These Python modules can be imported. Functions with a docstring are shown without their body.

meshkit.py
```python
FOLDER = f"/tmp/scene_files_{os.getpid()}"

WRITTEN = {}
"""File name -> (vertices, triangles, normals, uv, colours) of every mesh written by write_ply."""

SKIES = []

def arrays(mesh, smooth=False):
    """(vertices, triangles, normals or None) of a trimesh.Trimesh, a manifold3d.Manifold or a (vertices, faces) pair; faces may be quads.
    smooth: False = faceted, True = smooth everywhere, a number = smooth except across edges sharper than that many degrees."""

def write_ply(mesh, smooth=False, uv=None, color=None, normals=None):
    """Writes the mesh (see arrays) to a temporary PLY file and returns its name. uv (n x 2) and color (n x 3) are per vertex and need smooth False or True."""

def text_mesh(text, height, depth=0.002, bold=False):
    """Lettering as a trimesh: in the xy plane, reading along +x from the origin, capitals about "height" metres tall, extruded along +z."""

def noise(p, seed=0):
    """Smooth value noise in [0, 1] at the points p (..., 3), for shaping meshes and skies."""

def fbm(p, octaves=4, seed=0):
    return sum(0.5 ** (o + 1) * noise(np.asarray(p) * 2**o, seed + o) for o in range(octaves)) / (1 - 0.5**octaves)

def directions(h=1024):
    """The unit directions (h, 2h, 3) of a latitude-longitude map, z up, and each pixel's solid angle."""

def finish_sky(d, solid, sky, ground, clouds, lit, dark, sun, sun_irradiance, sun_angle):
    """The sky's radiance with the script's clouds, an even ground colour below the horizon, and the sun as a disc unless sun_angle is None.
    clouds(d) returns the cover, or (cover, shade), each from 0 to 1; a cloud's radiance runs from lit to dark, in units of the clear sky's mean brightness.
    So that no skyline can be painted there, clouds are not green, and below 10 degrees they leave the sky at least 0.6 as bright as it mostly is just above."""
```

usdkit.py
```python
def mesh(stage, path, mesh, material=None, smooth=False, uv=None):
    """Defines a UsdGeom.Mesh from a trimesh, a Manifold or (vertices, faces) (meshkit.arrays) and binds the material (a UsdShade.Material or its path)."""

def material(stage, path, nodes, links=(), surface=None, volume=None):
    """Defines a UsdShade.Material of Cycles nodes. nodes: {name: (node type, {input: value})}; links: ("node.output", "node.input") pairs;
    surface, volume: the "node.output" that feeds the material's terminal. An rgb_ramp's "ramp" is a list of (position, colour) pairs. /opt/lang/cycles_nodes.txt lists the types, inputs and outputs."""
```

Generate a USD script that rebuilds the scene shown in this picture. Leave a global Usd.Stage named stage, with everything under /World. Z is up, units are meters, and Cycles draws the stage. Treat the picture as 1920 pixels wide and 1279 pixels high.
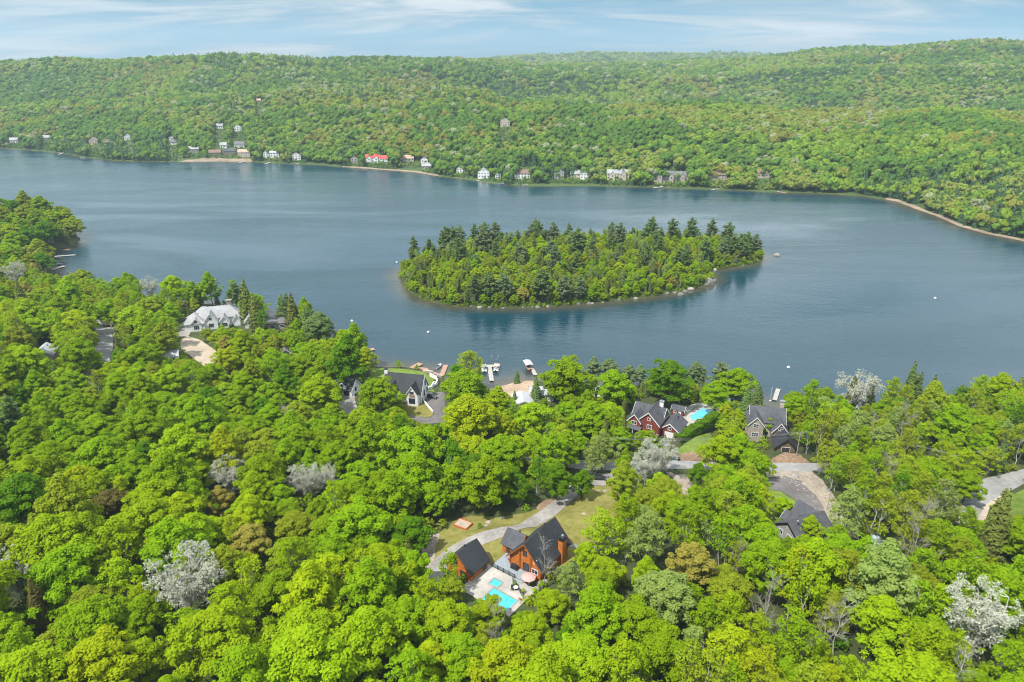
import math, random
import numpy as np
import trimesh, shapely
from shapely.geometry import Polygon, LineString, Point, box as sbox
from shapely.ops import unary_union
from scipy import ndimage
from pxr import Usd, UsdGeom, UsdLux, UsdShade, Gf, Sdf, Vt
import usdkit
from meshkit import noise, fbm

random.seed(7)
RNG = np.random.default_rng(7)
stage = Usd.Stage.CreateInMemory()
UsdGeom.SetStageUpAxis(stage, 'Z')
UsdGeom.Xform.Define(stage, '/World')
UsdGeom.Scope.Define(stage, '/World/Looks')

# ------------------------------------------------------------------ camera, sky, sun, exposure
EYE_H = 130.0                                    # metres above the lake
FPX, CX, CY = 1297.0, 960.0, 639.5                # focal length and centre in photograph pixels
PITCH = math.atan((CY - 118) / FPX)
COS, SIN = math.cos(PITCH), math.sin(PITCH)
cam = UsdGeom.Camera.Define(stage, '/World/camera')
cam.CreateHorizontalApertureAttr(36.0)
cam.CreateFocalLengthAttr(36.0 * FPX / 1920)
cam.CreateClippingRangeAttr((0.5, 30000.0))
cam.AddTranslateOp().Set((0, 0, EYE_H))
cam.AddRotateXOp().Set(90 - math.degrees(PITCH))
cam.CreateExposureAttr(1.4)

SUN_DIR = np.array([-0.50, -0.50, 1.12]); SUN_DIR /= np.linalg.norm(SUN_DIR)
SUN_EL = math.asin(SUN_DIR[2]); SUN_ROT = math.atan2(SUN_DIR[0], SUN_DIR[1])
sun = UsdLux.DistantLight.Define(stage, '/World/sun')
sun.CreateIntensityAttr(0.78); sun.CreateAngleAttr(0.8); sun.CreateNormalizeAttr(True)
sun.CreateColorAttr((1.0, 0.955, 0.88))
q = Gf.Rotation(Gf.Vec3d(0, 0, 1), Gf.Vec3d(*SUN_DIR.tolist()))
sun.AddOrientOp().Set(Gf.Quatf(q.GetQuat()))

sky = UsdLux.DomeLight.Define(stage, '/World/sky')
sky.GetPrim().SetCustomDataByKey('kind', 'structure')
sky_mat = usdkit.material(stage, '/World/Looks/sky_air', {
    'tc': ('texture_coordinate', {}),
    'sk': ('sky_texture', {'sky_type': 'single_scattering', 'sun_disc': False, 'sun_elevation': SUN_EL, 'sun_rotation': SUN_ROT,
                           'altitude': 300.0, 'air_density': 1.0, 'aerosol_density': 0.4, 'ozone_density': 2.0}),
    'sx': ('separate_xyz', {}), 'lz': ('math', {'math_type': 'multiply_add', 'value2': 0.82, 'value3': 0.26}), 'lv': ('combine_xyz', {}), 'ln': ('vector_math', {'math_type': 'normalize'}),
    'tint': ('mix_color', {'blend_type': 'multiply', 'fac': 1.0, 'b': (0.42, 0.68, 0.60)}),
    'up': ('math', {'math_type': 'maximum', 'value2': 0.0}),
    'zz': ('math', {'math_type': 'add', 'value2': 0.13}),
    'dx': ('math', {'math_type': 'divide'}), 'dy': ('math', {'math_type': 'divide'}),
    'cv': ('combine_xyz', {'z': 3.3}),
    'mp': ('mapping', {'scale': (0.34, 0.62, 1.0), 'rotation': (0, 0, 0.35)}),
    'n1': ('noise_texture', {'scale': 1.7, 'detail': 8.0, 'roughness': 0.60, 'distortion': 0.7}),
    'n2': ('noise_texture', {'scale': 0.22, 'detail': 3.0, 'roughness': 0.5}),
    'r1': ('map_range', {'from_min': 0.36, 'from_max': 0.58, 'to_min': 0.0, 'to_max': 1.0, 'clamp': True}),
    'r2': ('map_range', {'from_min': 0.22, 'from_max': 0.52, 'to_min': 0.35, 'to_max': 1.0, 'clamp': True}),
    'cm': ('math', {'math_type': 'multiply'}),
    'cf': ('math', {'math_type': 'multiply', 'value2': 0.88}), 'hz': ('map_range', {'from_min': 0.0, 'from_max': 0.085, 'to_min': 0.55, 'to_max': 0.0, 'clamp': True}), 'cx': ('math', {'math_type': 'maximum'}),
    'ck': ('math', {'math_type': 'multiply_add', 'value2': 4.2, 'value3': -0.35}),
    'cl': ('math', {'math_type': 'minimum', 'value2': 0.34}), 'cu': ('math', {'math_type': 'multiply_add', 'value2': 20.0}), 'cc': ('vector_math', {'math_type': 'scale', 'vector1': (0.88, 0.94, 0.99)}),  # clouds brighten with height: added fill from above view, also lightens the lake
    'mx': ('mix_color', {'blend_type': 'mix'}),
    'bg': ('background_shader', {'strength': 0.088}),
}, [('tc.generated', 'sx.vector'), ('sx.z', 'up.value1'), ('up.value', 'lz.value1'), ('sx.x', 'lv.x'), ('sx.y', 'lv.y'), ('lz.value', 'lv.z'), ('lv.vector', 'ln.vector1'), ('ln.vector', 'sk.vector'),
    ('sk.color', 'tint.a'), ('up.value', 'zz.value1'),
    ('sx.x', 'dx.value1'), ('zz.value', 'dx.value2'), ('sx.y', 'dy.value1'), ('zz.value', 'dy.value2'),
    ('dx.value', 'cv.x'), ('dy.value', 'cv.y'), ('cv.vector', 'mp.vector'), ('mp.vector', 'n1.vector'), ('cv.vector', 'n2.vector'),
    ('n1.fac', 'r1.value'), ('n2.fac', 'r2.value'), ('r1.result', 'cm.value1'), ('r2.result', 'cm.value2'), ('cm.value', 'cf.value1'),
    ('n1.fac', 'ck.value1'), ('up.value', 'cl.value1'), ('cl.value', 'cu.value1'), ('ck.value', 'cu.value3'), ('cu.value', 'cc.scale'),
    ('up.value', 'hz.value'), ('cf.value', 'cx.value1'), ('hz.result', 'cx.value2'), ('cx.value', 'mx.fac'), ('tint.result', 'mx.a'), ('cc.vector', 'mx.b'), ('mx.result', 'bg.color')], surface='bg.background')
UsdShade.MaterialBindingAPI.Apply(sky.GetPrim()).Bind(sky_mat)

# ------------------------------------------------------------------ naming and mesh helpers
_used = {}
def numbered(parent, name):
    n = _used.get((parent, name), 0); _used[(parent, name)] = n + 1
    return name if n == 0 else f'{name}_{n:03d}'

def say(prim, label=None, cat=None, group=None, kind=None):
    prim = prim.GetPrim()
    for k, v in (('label', label), ('category', cat), ('group', group), ('kind', kind)):
        if v: prim.SetCustomDataByKey(k, v)
    return prim

def thing(name, label, cat, loc=(0, 0, 0), rot=0.0, group=None, scale=None):
    x = UsdGeom.Xform.Define(stage, '/World/' + numbered('/World', name))
    x.AddTranslateOp().Set(Gf.Vec3d(*map(float, loc)))
    if rot: x.AddRotateZOp().Set(float(rot))
    if scale is not None: x.AddScaleOp().Set(Gf.Vec3f(*map(float, scale)))
    say(x, label, cat, group)
    return x.GetPrim()

class MB:
    """collects vertices and triangles into one mesh"""
    def __init__(s): s.v, s.f, s.n = [], [], 0
    def add(s, v, f):
        v = np.asarray(v, float); f = np.asarray(f, int)
        if f.ndim == 2 and f.shape[1] == 4: f = np.vstack([f[:, [0, 1, 2]], f[:, [0, 2, 3]]])
        s.v.append(v); s.f.append(f + s.n); s.n += len(v); return s
    def tm(s, m): return s.add(m.vertices, m.faces)
    def box(s, c, size, rz=0.0, top=1.0):
        """box centred at c; top scales the upper face"""
        x, y, z = np.array(size) / 2.0
        v = np.array([[-x, -y, -z], [x, -y, -z], [x, y, -z], [-x, y, -z], [-x * top, -y * top, z], [x * top, -y * top, z], [x * top, y * top, z], [-x * top, y * top, z]])
        if rz:
            a = math.radians(rz); v = v @ np.array([[math.cos(a), math.sin(a), 0], [-math.sin(a), math.cos(a), 0], [0, 0, 1]])
        return s.add(v + np.array(c), [[3, 2, 1, 0], [4, 5, 6, 7], [0, 1, 5, 4], [1, 2, 6, 5], [2, 3, 7, 6], [3, 0, 4, 7]])
    def slab(s, quad, th):
        """a flat quad thickened downward along its normal"""
        q = np.array(quad, float); n = np.cross(q[1] - q[0], q[3] - q[0]); n /= np.linalg.norm(n)
        v = np.vstack([q, q - n * th])
        return s.add(v, [[0, 1, 2, 3], [7, 6, 5, 4], [1, 0, 4, 5], [2, 1, 5, 6], [3, 2, 6, 7], [0, 3, 7, 4]])
    def tube(s, pts, rad, sides=6, cap=True):
        p = np.asarray(pts, float); r = np.broadcast_to(np.asarray(rad, float), (len(p),))
        t = np.gradient(p, axis=0); t /= np.linalg.norm(t, axis=1, keepdims=True) + 1e-9
        ref = np.array([0, 0, 1.0]) if abs(t[:, 2]).mean() < 0.8 else np.array([1.0, 0, 0])
        a = np.cross(t, ref); a /= np.linalg.norm(a, axis=1, keepdims=True) + 1e-9
        b = np.cross(t, a); ang = np.arange(sides) * 2 * np.pi / sides
        v = (p[:, None] + r[:, None, None] * (np.cos(ang)[None, :, None] * a[:, None] + np.sin(ang)[None, :, None] * b[:, None])).reshape(-1, 3)
        f = []
        for i in range(len(p) - 1):
            for j in range(sides):
                k = (j + 1) % sides
                f += [[i * sides + j, i * sides + k, (i + 1) * sides + k], [i * sides + j, (i + 1) * sides + k, (i + 1) * sides + j]]
        if cap:
            for j in range(1, sides - 1):
                f += [[0, j + 1, j], [(len(p) - 1) * sides, (len(p) - 1) * sides + j, (len(p) - 1) * sides + j + 1]]
        return s.add(v, f)
    def poly(s, ring, z0, z1):
        pl = Polygon(ring)
        m = trimesh.creation.extrude_polygon(pl, z1 - z0, engine='earcut'); m.apply_translation((0, 0, z0))
        return s.tm(m)
    def arrays(s): return np.vstack(s.v), np.vstack(s.f)

LOOK = {}
DIM = 0.78            # every built surface's colour, against the exposure above
def put(name, mb, look, parent=None, smooth=False, label=None, kind=None):
    base = str(parent.GetPath()) if parent is not None else '/World'
    m = usdkit.mesh(stage, base + '/' + numbered(base, name), mb.arrays() if isinstance(mb, MB) else mb, LOOK[look], smooth=smooth)
    m.CreateDoubleSidedAttr(True)
    if label or kind: say(m, label, kind=kind)
    return m.GetPrim()

def look(name, col, rough=0.7, var=0.12, scale=1.0, stretch=(1, 1, 1), spec=0.4, metal=0.0, bump=0.0, col2=None, detail=4.0, coord='position'):
    col = np.array(col, float) * DIM; c2 = np.array(col2, float) * DIM if col2 is not None else col * (1 + var)
    c1 = col if col2 is not None else col * (1 - var)
    nodes = {'g': ('geometry', {}), 'tc': ('texture_coordinate', {}), 'm': ('mapping', {'scale': stretch}),
             'n': ('noise_texture', {'scale': scale, 'detail': detail, 'roughness': 0.6}),
             'r': ('rgb_ramp', {'ramp': [(0.3, c1), (0.7, c2)]}),
             'n2': ('noise_texture', {'scale': scale * 0.16, 'detail': 3.0}), 'r2': ('rgb_ramp', {'ramp': [(0.3, (0.76, 0.76, 0.76)), (0.7, (1.14, 1.14, 1.14))]}), 'x': ('mix_color', {'blend_type': 'multiply', 'fac': 1.0}),
             'p': ('principled_bsdf', {'roughness': rough, 'specular_ior_level': spec, 'metallic': metal})}
    links = [(('g.position' if coord == 'position' else 'tc.object'), 'm.vector'), ('m.vector', 'n.vector'), ('n.fac', 'r.fac'), ('m.vector', 'n2.vector'), ('n2.fac', 'r2.fac'), ('r.color', 'x.a'), ('r2.color', 'x.b'), ('x.result', 'p.base_color')]
    if bump:
        nodes['b'] = ('bump', {'strength': 1.0, 'distance': bump}); links += [('n.fac', 'b.height'), ('b.normal', 'p.normal')]
    LOOK[name] = usdkit.material(stage, '/World/Looks/' + name, nodes, links, surface='p.BSDF')
    return LOOK[name]

def siding(name, col, rows=4.0, axis='z', dark=0.72, rough=0.7, col2=None):
    """boards or logs: lines along the wall with a little grain"""
    col = np.array(col, float) * DIM
    nodes = {'tc': ('texture_coordinate', {}), 'w': ('wave_texture', {'wave_type': 'bands', 'bands_direction': axis, 'profile': 'sine', 'scale': rows, 'distortion': 0.0}),
             'n': ('noise_texture', {'scale': 1.7, 'detail': 5.0}),
             'r': ('rgb_ramp', {'ramp': [(0.0, col * dark), (0.25, col), (1.0, col * 1.05)]}),
             'v': ('rgb_ramp', {'ramp': [(0.3, (0.78, 0.78, 0.78)), (0.7, (1.12, 1.12, 1.12))]}),
             'x': ('mix_color', {'blend_type': 'multiply', 'fac': 1.0}),
             'b': ('bump', {'strength': 0.8, 'distance': 0.04}),
             'p': ('principled_bsdf', {'roughness': rough, 'specular_ior_level': 0.3})}
    LOOK[name] = usdkit.material(stage, '/World/Looks/' + name, nodes, [('tc.object', 'w.vector'), ('tc.object', 'n.vector'), ('w.fac', 'r.fac'), ('n.fac', 'v.fac'),
        ('r.color', 'x.a'), ('v.color', 'x.b'), ('x.result', 'p.base_color'), ('w.fac', 'b.height'), ('b.normal', 'p.normal')], surface='p.BSDF')

def leaf(name, col, trans=0.42, hue=0.014, val=0.24):
    """leaf colour that varies from tree to tree, spray to spray and leaf to leaf"""
    col = np.array(col, float) * (1.12 if max(col) < 0.45 else 0.86)
    nodes = {'oi': ('object_info', {}), 'g': ('geometry', {}),
             'n': ('noise_texture', {'scale': 0.16, 'detail': 2.0}),
             'h1': ('math', {'math_type': 'multiply_add', 'value2': hue, 'value3': 0.5 - hue / 2}),
             'h2': ('math', {'math_type': 'multiply_add', 'value2': hue * 1.2}),
             'h3': ('math', {'math_type': 'add', 'value2': -hue * 0.6}),
             'v1': ('math', {'math_type': 'multiply_add', 'value2': val, 'value3': 1.0 - val / 2}),
             'v2': ('math', {'math_type': 'multiply_add', 'value2': 0.30, 'value3': 0.85}),
             'vv': ('math', {'math_type': 'multiply'}),
             'c': ('hsv', {'saturation': 1.0, 'fac': 1.0, 'color': col}),
             'ct': ('hsv', {'hue': 0.488, 'saturation': 1.05, 'value': 1.25, 'fac': 1.0}),
             'p': ('principled_bsdf', {'roughness': 0.6, 'specular_ior_level': 0.05}),
             't': ('translucent_bsdf', {}), 'x': ('mix_closure', {'fac': trans})}
    LOOK[name] = usdkit.material(stage, '/World/Looks/' + name, nodes, [
        ('g.position', 'n.vector'), ('oi.random', 'h1.value1'), ('n.fac', 'h2.value1'), ('h1.value', 'h2.value3'), ('h2.value', 'h3.value1'), ('h3.value', 'c.hue'),
        ('oi.random', 'v1.value1'), ('g.random_per_island', 'v2.value1'), ('v1.value', 'vv.value1'), ('v2.value', 'vv.value2'), ('vv.value', 'c.value'),
        ('c.color', 'p.base_color'), ('c.color', 'ct.color'), ('ct.color', 't.color'), ('p.BSDF', 'x.closure1'), ('t.BSDF', 'x.closure2')], surface='x.closure')

def plain(name, col, rough=0.5, metal=0.0, spec=0.5, coat=0.0):
    col = tuple(c * DIM for c in col)
    LOOK[name] = usdkit.material(stage, '/World/Looks/' + name, {'p': ('principled_bsdf', {'base_color': col, 'roughness': rough, 'metallic': metal, 'specular_ior_level': spec, 'coat_weight': coat})}, [], surface='p.BSDF')

# ------------------------------------------------------------------ looks
leaf('leaf_lime', (0.245, 0.355, 0.004)); leaf('leaf_green', (0.190, 0.310, 0.003)); leaf('leaf_deep', (0.100, 0.215, 0.004))
leaf('leaf_olive', (0.230, 0.290, 0.014)); leaf('leaf_yellow', (0.290, 0.365, 0.004)); leaf('leaf_rust', (0.290, 0.265, 0.045))
leaf('leaf_sage', (0.225, 0.300, 0.066)); leaf('leaf_blossom', (0.365, 0.375, 0.295), trans=0.2, hue=0.01, val=0.15)
leaf('leaf_brown', (0.150, 0.135, 0.035)); leaf('needle_dark', (0.108, 0.165, 0.042), trans=0.2); leaf('needle_blue', (0.130, 0.180, 0.075), trans=0.2)
leaf('needle_olive', (0.125, 0.150, 0.030), trans=0.2)
look('bark', (0.11, 0.085, 0.065), 0.9, 0.35, 3.0, (3, 3, 0.6)); look('bark_grey', (0.27, 0.25, 0.22), 0.9, 0.3, 3.0, (3, 3, 0.8))
look('bark_white', (0.48, 0.465, 0.43), 0.8, 0.25, 4.0, (1, 1, 5))
# forest floor, grass and stones
look('forest_floor', (0.028, 0.045, 0.008), 0.95, scale=0.25, col2=(0.062, 0.075, 0.018), detail=8)
look('hill_floor', (0.040, 0.075, 0.012), 0.95, scale=0.05, col2=(0.070, 0.110, 0.020), detail=8)
look('grass', (0.150, 0.160, 0.022), 0.95, scale=0.7, col2=(0.260, 0.225, 0.085), detail=9, spec=0.1)
look('grass_green', (0.095, 0.170, 0.022), 0.95, scale=0.5, col2=(0.190, 0.240, 0.050), detail=9, spec=0.1)
look('gravel', (0.22, 0.205, 0.185), 0.95, scale=1.3, col2=(0.34, 0.32, 0.30), detail=10, spec=0.2)
look('asphalt', (0.125, 0.113, 0.113), 0.9, scale=0.9, col2=(0.18, 0.165, 0.16), detail=9, spec=0.25)
look('road_grey', (0.225, 0.22, 0.215), 0.9, scale=0.7, col2=(0.31, 0.305, 0.30), detail=9, spec=0.25)
look('sand_far', (0.20, 0.15, 0.105), 0.95, scale=0.12, col2=(0.33, 0.26, 0.19), detail=9, spec=0.15)
look('sand', (0.34, 0.25, 0.17), 0.95, scale=0.6, col2=(0.47, 0.36, 0.26), detail=9, spec=0.15)
look('sand_pale', (0.38, 0.31, 0.235), 0.95, scale=0.6, col2=(0.50, 0.42, 0.33), detail=9, spec=0.15)
look('rubble', (0.20, 0.165, 0.125), 0.95, scale=1.6, col2=(0.42, 0.36, 0.29), detail=10, spec=0.2)
look('soil', (0.17, 0.105, 0.062), 0.95, scale=0.9, col2=(0.33, 0.23, 0.15), detail=9, spec=0.15)
look('stone_dark', (0.10, 0.095, 0.088), 0.9, scale=1.5, col2=(0.24, 0.225, 0.205), detail=8, spec=0.2)
look('stone', (0.22, 0.205, 0.185), 0.9, scale=1.5, col2=(0.38, 0.36, 0.325), detail=8, spec=0.25)
look('stone_pink', (0.28, 0.23, 0.19), 0.9, scale=1.5, col2=(0.44, 0.37, 0.32), detail=8, spec=0.25)
look('patio_stone', (0.34, 0.32, 0.285), 0.85, scale=1.0, col2=(0.44, 0.42, 0.38), detail=7, spec=0.25)
# buildings
siding('logs_orange', (0.52, 0.155, 0.022), rows=2.6); siding('wood_trim', (0.46, 0.13, 0.020), rows=6, axis='x')
siding('siding_red', (0.225, 0.042, 0.030), rows=3.4); siding('siding_white', (0.84, 0.845, 0.85), rows=3.4, dark=0.86); siding('siding_grey', (0.34, 0.34, 0.33), rows=3.4)
siding('siding_tan', (0.42, 0.375, 0.31), rows=3.4); siding('siding_brown', (0.19, 0.14, 0.11), rows=3.4); siding('siding_cream', (0.60, 0.53, 0.40), rows=3.4)
siding('deck_grey', (0.30, 0.34, 0.37), rows=2.4, axis='x'); siding('dock_wood', (0.42, 0.26, 0.175), rows=2.0, axis='x'); siding('dock_grey', (0.43, 0.41, 0.37), rows=2.0, axis='x')
look('stone_wall', (0.27, 0.225, 0.185), 0.9, scale=2.4, col2=(0.52, 0.45, 0.38), detail=6)
look('roof_black', (0.026, 0.030, 0.036), 0.75, 0.2, 1.2, spec=0.35); look('roof_charcoal', (0.075, 0.078, 0.090), 0.85, 0.22, 1.2, spec=0.3)
look('roof_grey', (0.145, 0.145, 0.150), 0.85, 0.2, 1.2, spec=0.3); look('roof_light', (0.31, 0.31, 0.32), 0.8, 0.12, 0.8)
look('roof_pale', (0.40, 0.41, 0.44), 0.6, 0.06, 0.6); look('roof_red', (0.62, 0.065, 0.050), 0.6, 0.12, 1.0); look('roof_brown', (0.20, 0.125, 0.095), 0.85, 0.2, 1.0)
look('roof_tan', (0.42, 0.30, 0.22), 0.85, 0.15, 1.0); look('roof_white', (0.52, 0.53, 0.55), 0.6, 0.05, 0.6)
plain('white_trim', (0.70, 0.70, 0.69), 0.5); plain('dark_metal', (0.02, 0.021, 0.024), 0.4, 0.3); plain('steel', (0.55, 0.56, 0.57), 0.35, 0.9)
plain('black_cover', (0.012, 0.012, 0.014), 0.7); plain('rubber', (0.015, 0.015, 0.015), 0.9); plain('red_paint', (0.42, 0.018, 0.022), 0.35, coat=0.4)
plain('white_gel', (0.56, 0.57, 0.58), 0.25, coat=0.5); plain('car_black', (0.012, 0.013, 0.016), 0.25, 0.2, coat=0.8); plain('blue_plastic', (0.03, 0.19, 0.42), 0.45)
plain('dark_plastic', (0.035, 0.036, 0.04), 0.5); plain('pink_canvas', (0.56, 0.30, 0.28), 0.85); plain('tan_vinyl', (0.50, 0.36, 0.29), 0.6); plain('lamp_glass', (0.8, 0.78, 0.7), 0.2)
plain('red_vinyl', (0.45, 0.04, 0.035), 0.6); plain('blue_canvas', (0.33, 0.44, 0.52), 0.8); plain('red_light', (0.35, 0.01, 0.01), 0.3); plain('orange_wood', (0.44, 0.11, 0.035), 0.7)
plain('blue_paint', (0.20, 0.27, 0.42), 0.6); plain('blue_bright', (0.05, 0.22, 0.55), 0.5); plain('terracotta', (0.35, 0.13, 0.07), 0.8); plain('wire', (0.20, 0.20, 0.20), 0.6)
plain('pole_wood', (0.30, 0.26, 0.22), 0.9); plain('tile_blue', (0.10, 0.50, 0.62), 0.4)
LOOK['window_glass'] = usdkit.material(stage, '/World/Looks/window_glass', {'p': ('principled_bsdf', {'base_color': (0.025, 0.032, 0.04), 'roughness': 0.06, 'specular_ior_level': 0.8})}, [], surface='p.BSDF')
LOOK['pool_water'] = usdkit.material(stage, '/World/Looks/pool_water', {
    'g': ('geometry', {}), 'n': ('noise_texture', {'scale': 1.4, 'detail': 3.0, 'distortion': 1.0}), 'r': ('rgb_ramp', {'ramp': [(0.3, (0.03, 0.27, 0.40)), (0.75, (0.07, 0.42, 0.55))]}),
    'b': ('bump', {'strength': 0.5, 'distance': 0.03}), 'p': ('principled_bsdf', {'roughness': 0.05, 'ior': 1.33})},
    [('g.position', 'n.vector'), ('n.fac', 'r.fac'), ('r.color', 'p.base_color'), ('n.fac', 'b.height'), ('b.normal', 'p.normal')], surface='p.BSDF')
LOOK['lake_water'] = usdkit.material(stage, '/World/Looks/lake_water', {
    'g': ('geometry', {}), 'a': ('attribute', {'attribute': 'shallow'}),
    'm1': ('mapping', {'rotation': (0, 0, 0.22), 'scale': (0.16, 0.42, 1.0)}), 'n1': ('noise_texture', {'scale': 1.0, 'detail': 3.5, 'roughness': 0.6, 'distortion': 0.6}),
    'm2': ('mapping', {'rotation': (0, 0, -0.3), 'scale': (0.5, 0.95, 1.0)}), 'n2': ('noise_texture', {'scale': 1.0, 'detail': 2.0, 'roughness': 0.5}),
    'm3': ('mapping', {'rotation': (0, 0, 0.12), 'scale': (0.0035, 0.014, 1.0)}), 'n3': ('noise_texture', {'scale': 1.0, 'detail': 5.0, 'roughness': 0.6, 'distortion': 0.8}),
    's3': ('map_range', {'from_min': 0.35, 'from_max': 0.65, 'to_min': 0.35, 'to_max': 1.5, 'clamp': True}),
    'w': ('math', {'math_type': 'multiply_add', 'value2': 0.45}),
    'h': ('math', {'math_type': 'multiply'}),
    'b': ('bump', {'strength': 1.0, 'distance': 0.22}),
    'c': ('mix_color', {'a': (0.003, 0.026, 0.040), 'b': (0.060, 0.050, 0.026)}),
    'ro': ('map_range', {'from_min': 0.38, 'from_max': 0.62, 'to_min': 0.05, 'to_max': 0.27, 'clamp': True}), 'p': ('principled_bsdf', {'roughness': 0.09, 'ior': 1.333, 'specular_ior_level': 0.8})},
    [('g.position', 'm1.vector'), ('m1.vector', 'n1.vector'), ('g.position', 'm2.vector'), ('m2.vector', 'n2.vector'), ('g.position', 'm3.vector'), ('m3.vector', 'n3.vector'),
     ('n3.fac', 's3.value'), ('n3.fac', 'ro.value'), ('ro.result', 'p.roughness'), ('n2.fac', 'w.value1'), ('n1.fac', 'w.value3'), ('w.value', 'h.value1'), ('s3.result', 'h.value2'), ('h.value', 'b.height'), ('b.normal', 'p.normal'),
     ('a.fac', 'c.fac'), ('c.result', 'p.base_color')], surface='p.BSDF')

# ------------------------------------------------------------------ from the photograph's pixels to the ground
def ray(px, py):
    x, z = (np.asarray(px, float) - CX) / FPX, -(np.asarray(py, float) - CY) / FPX
    return np.stack([x, COS + SIN * z, -SIN + COS * z], -1)
def at(px, py, z=0.0):
    d = ray(px, py); t = (z - EYE_H) / d[..., 2]
    return d * t[..., None] + np.array([0, 0, EYE_H])
def project(p):
    p = np.asarray(p, float); w = p[..., 2] - EYE_H
    y = COS * p[..., 1] - SIN * w; z = SIN * p[..., 1] + COS * w
    return CX + FPX * p[..., 0] / y, CY - FPX * z / y, y

# near shore (left to right), island and far shore
bay = [(-345, 500)] + [tuple(at(x, y)[:2]) for x, y in [(88, 499), (118, 528), (200, 556), (300, 564), (440, 574), (500, 594), (560, 606), (600, 628), (640, 648), (690, 684), (720, 688), (770, 690), (812, 697), (842, 712),
       (880, 724), (915, 728), (950, 722), (985, 712), (1010, 716), (1060, 722), (1120, 722), (1200, 724), (1300, 728), (1400, 745), (1440, 762), (1480, 768), (1560, 775), (1650, 778), (1750, 772), (1850, 762), (1920, 752)]]
near_ring = [(-1000, 690), (-520, 640), (-420, 606), (-368, 572), (-343, 540), (-334, 512)] + bay + [(330, 262), (520, 240), (520, 0), (-1000, 0)]
near_land = Polygon(near_ring).buffer(0)
isl_front = [tuple(at(x, y)[:2]) for x, y in [(760, 528), (764, 546), (800, 564), (850, 574), (920, 578), (1000, 577), (1100, 570), (1200, 559), (1270, 549), (1325, 536), (1338, 524), (1322, 510), (1345, 505), (1400, 497), (1427, 489), (1430, 478)]]
island = Polygon(isl_front + [(180, 498), (150, 512), (120, 520), (60, 522), (0, 512), (-45, 490), (-72, 458), (-75, 438)]).buffer(6).buffer(-6)
far_shore = [(-1500, 1420), (-1200, 1300)] + [tuple(at(x, y)[:2]) for x, y in [(0, 278), (60, 282), (120, 288), (160, 296), (220, 302), (300, 304), (400, 303), (460, 303), (520, 306), (600, 309), (640, 313), (700, 317), (780, 323), (820, 330), (900, 340), (950, 347), (1020, 349),
       (1100, 348), (1200, 351), (1300, 354), (1400, 358), (1480, 361), (1560, 364), (1620, 368), (1680, 377), (1725, 394), (1760, 406), (1800, 424), (1850, 438), (1920, 452), (2000, 466)]] + [(640, 470), (1100, 420)]
far_line = LineString(far_shore)
far_land = Polygon(far_shore + [(5000, 420), (5000, 7000), (-5000, 7000), (-5000, 1420)]).buffer(0)

# ------------------------------------------------------------------ the near ground
GX0, GY0, GS = -760.0, 10.0, 2.5
gx = np.arange(GX0, 420.1, GS); gy = np.arange(GY0, 720.1, GS)
GXX, GYY = np.meshgrid(gx, gy, indexing='ij')
inside = shapely.contains_xy(near_land, GXX, GYY)
dist = np.where(inside, ndimage.distance_transform_edt(inside), -ndimage.distance_transform_edt(~inside)) * GS
dist = ndimage.gaussian_filter(dist, 0.8)
rise = np.interp(dist, [-12, -4, 0, 5, 20, 45, 75, 110, 150, 200, 300, 500], [-3.5, -1.2, 0.1, 1.1, 3.0, 6.0, 9.0, 14.0, 20.0, 25.0, 31.0, 36.0])
steep = np.clip((-GXX - 290) / 40, 0, 1) * np.clip((GYY - 440) / 40, 0, 1)       # the wooded bluff at the bay is steeper
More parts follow.
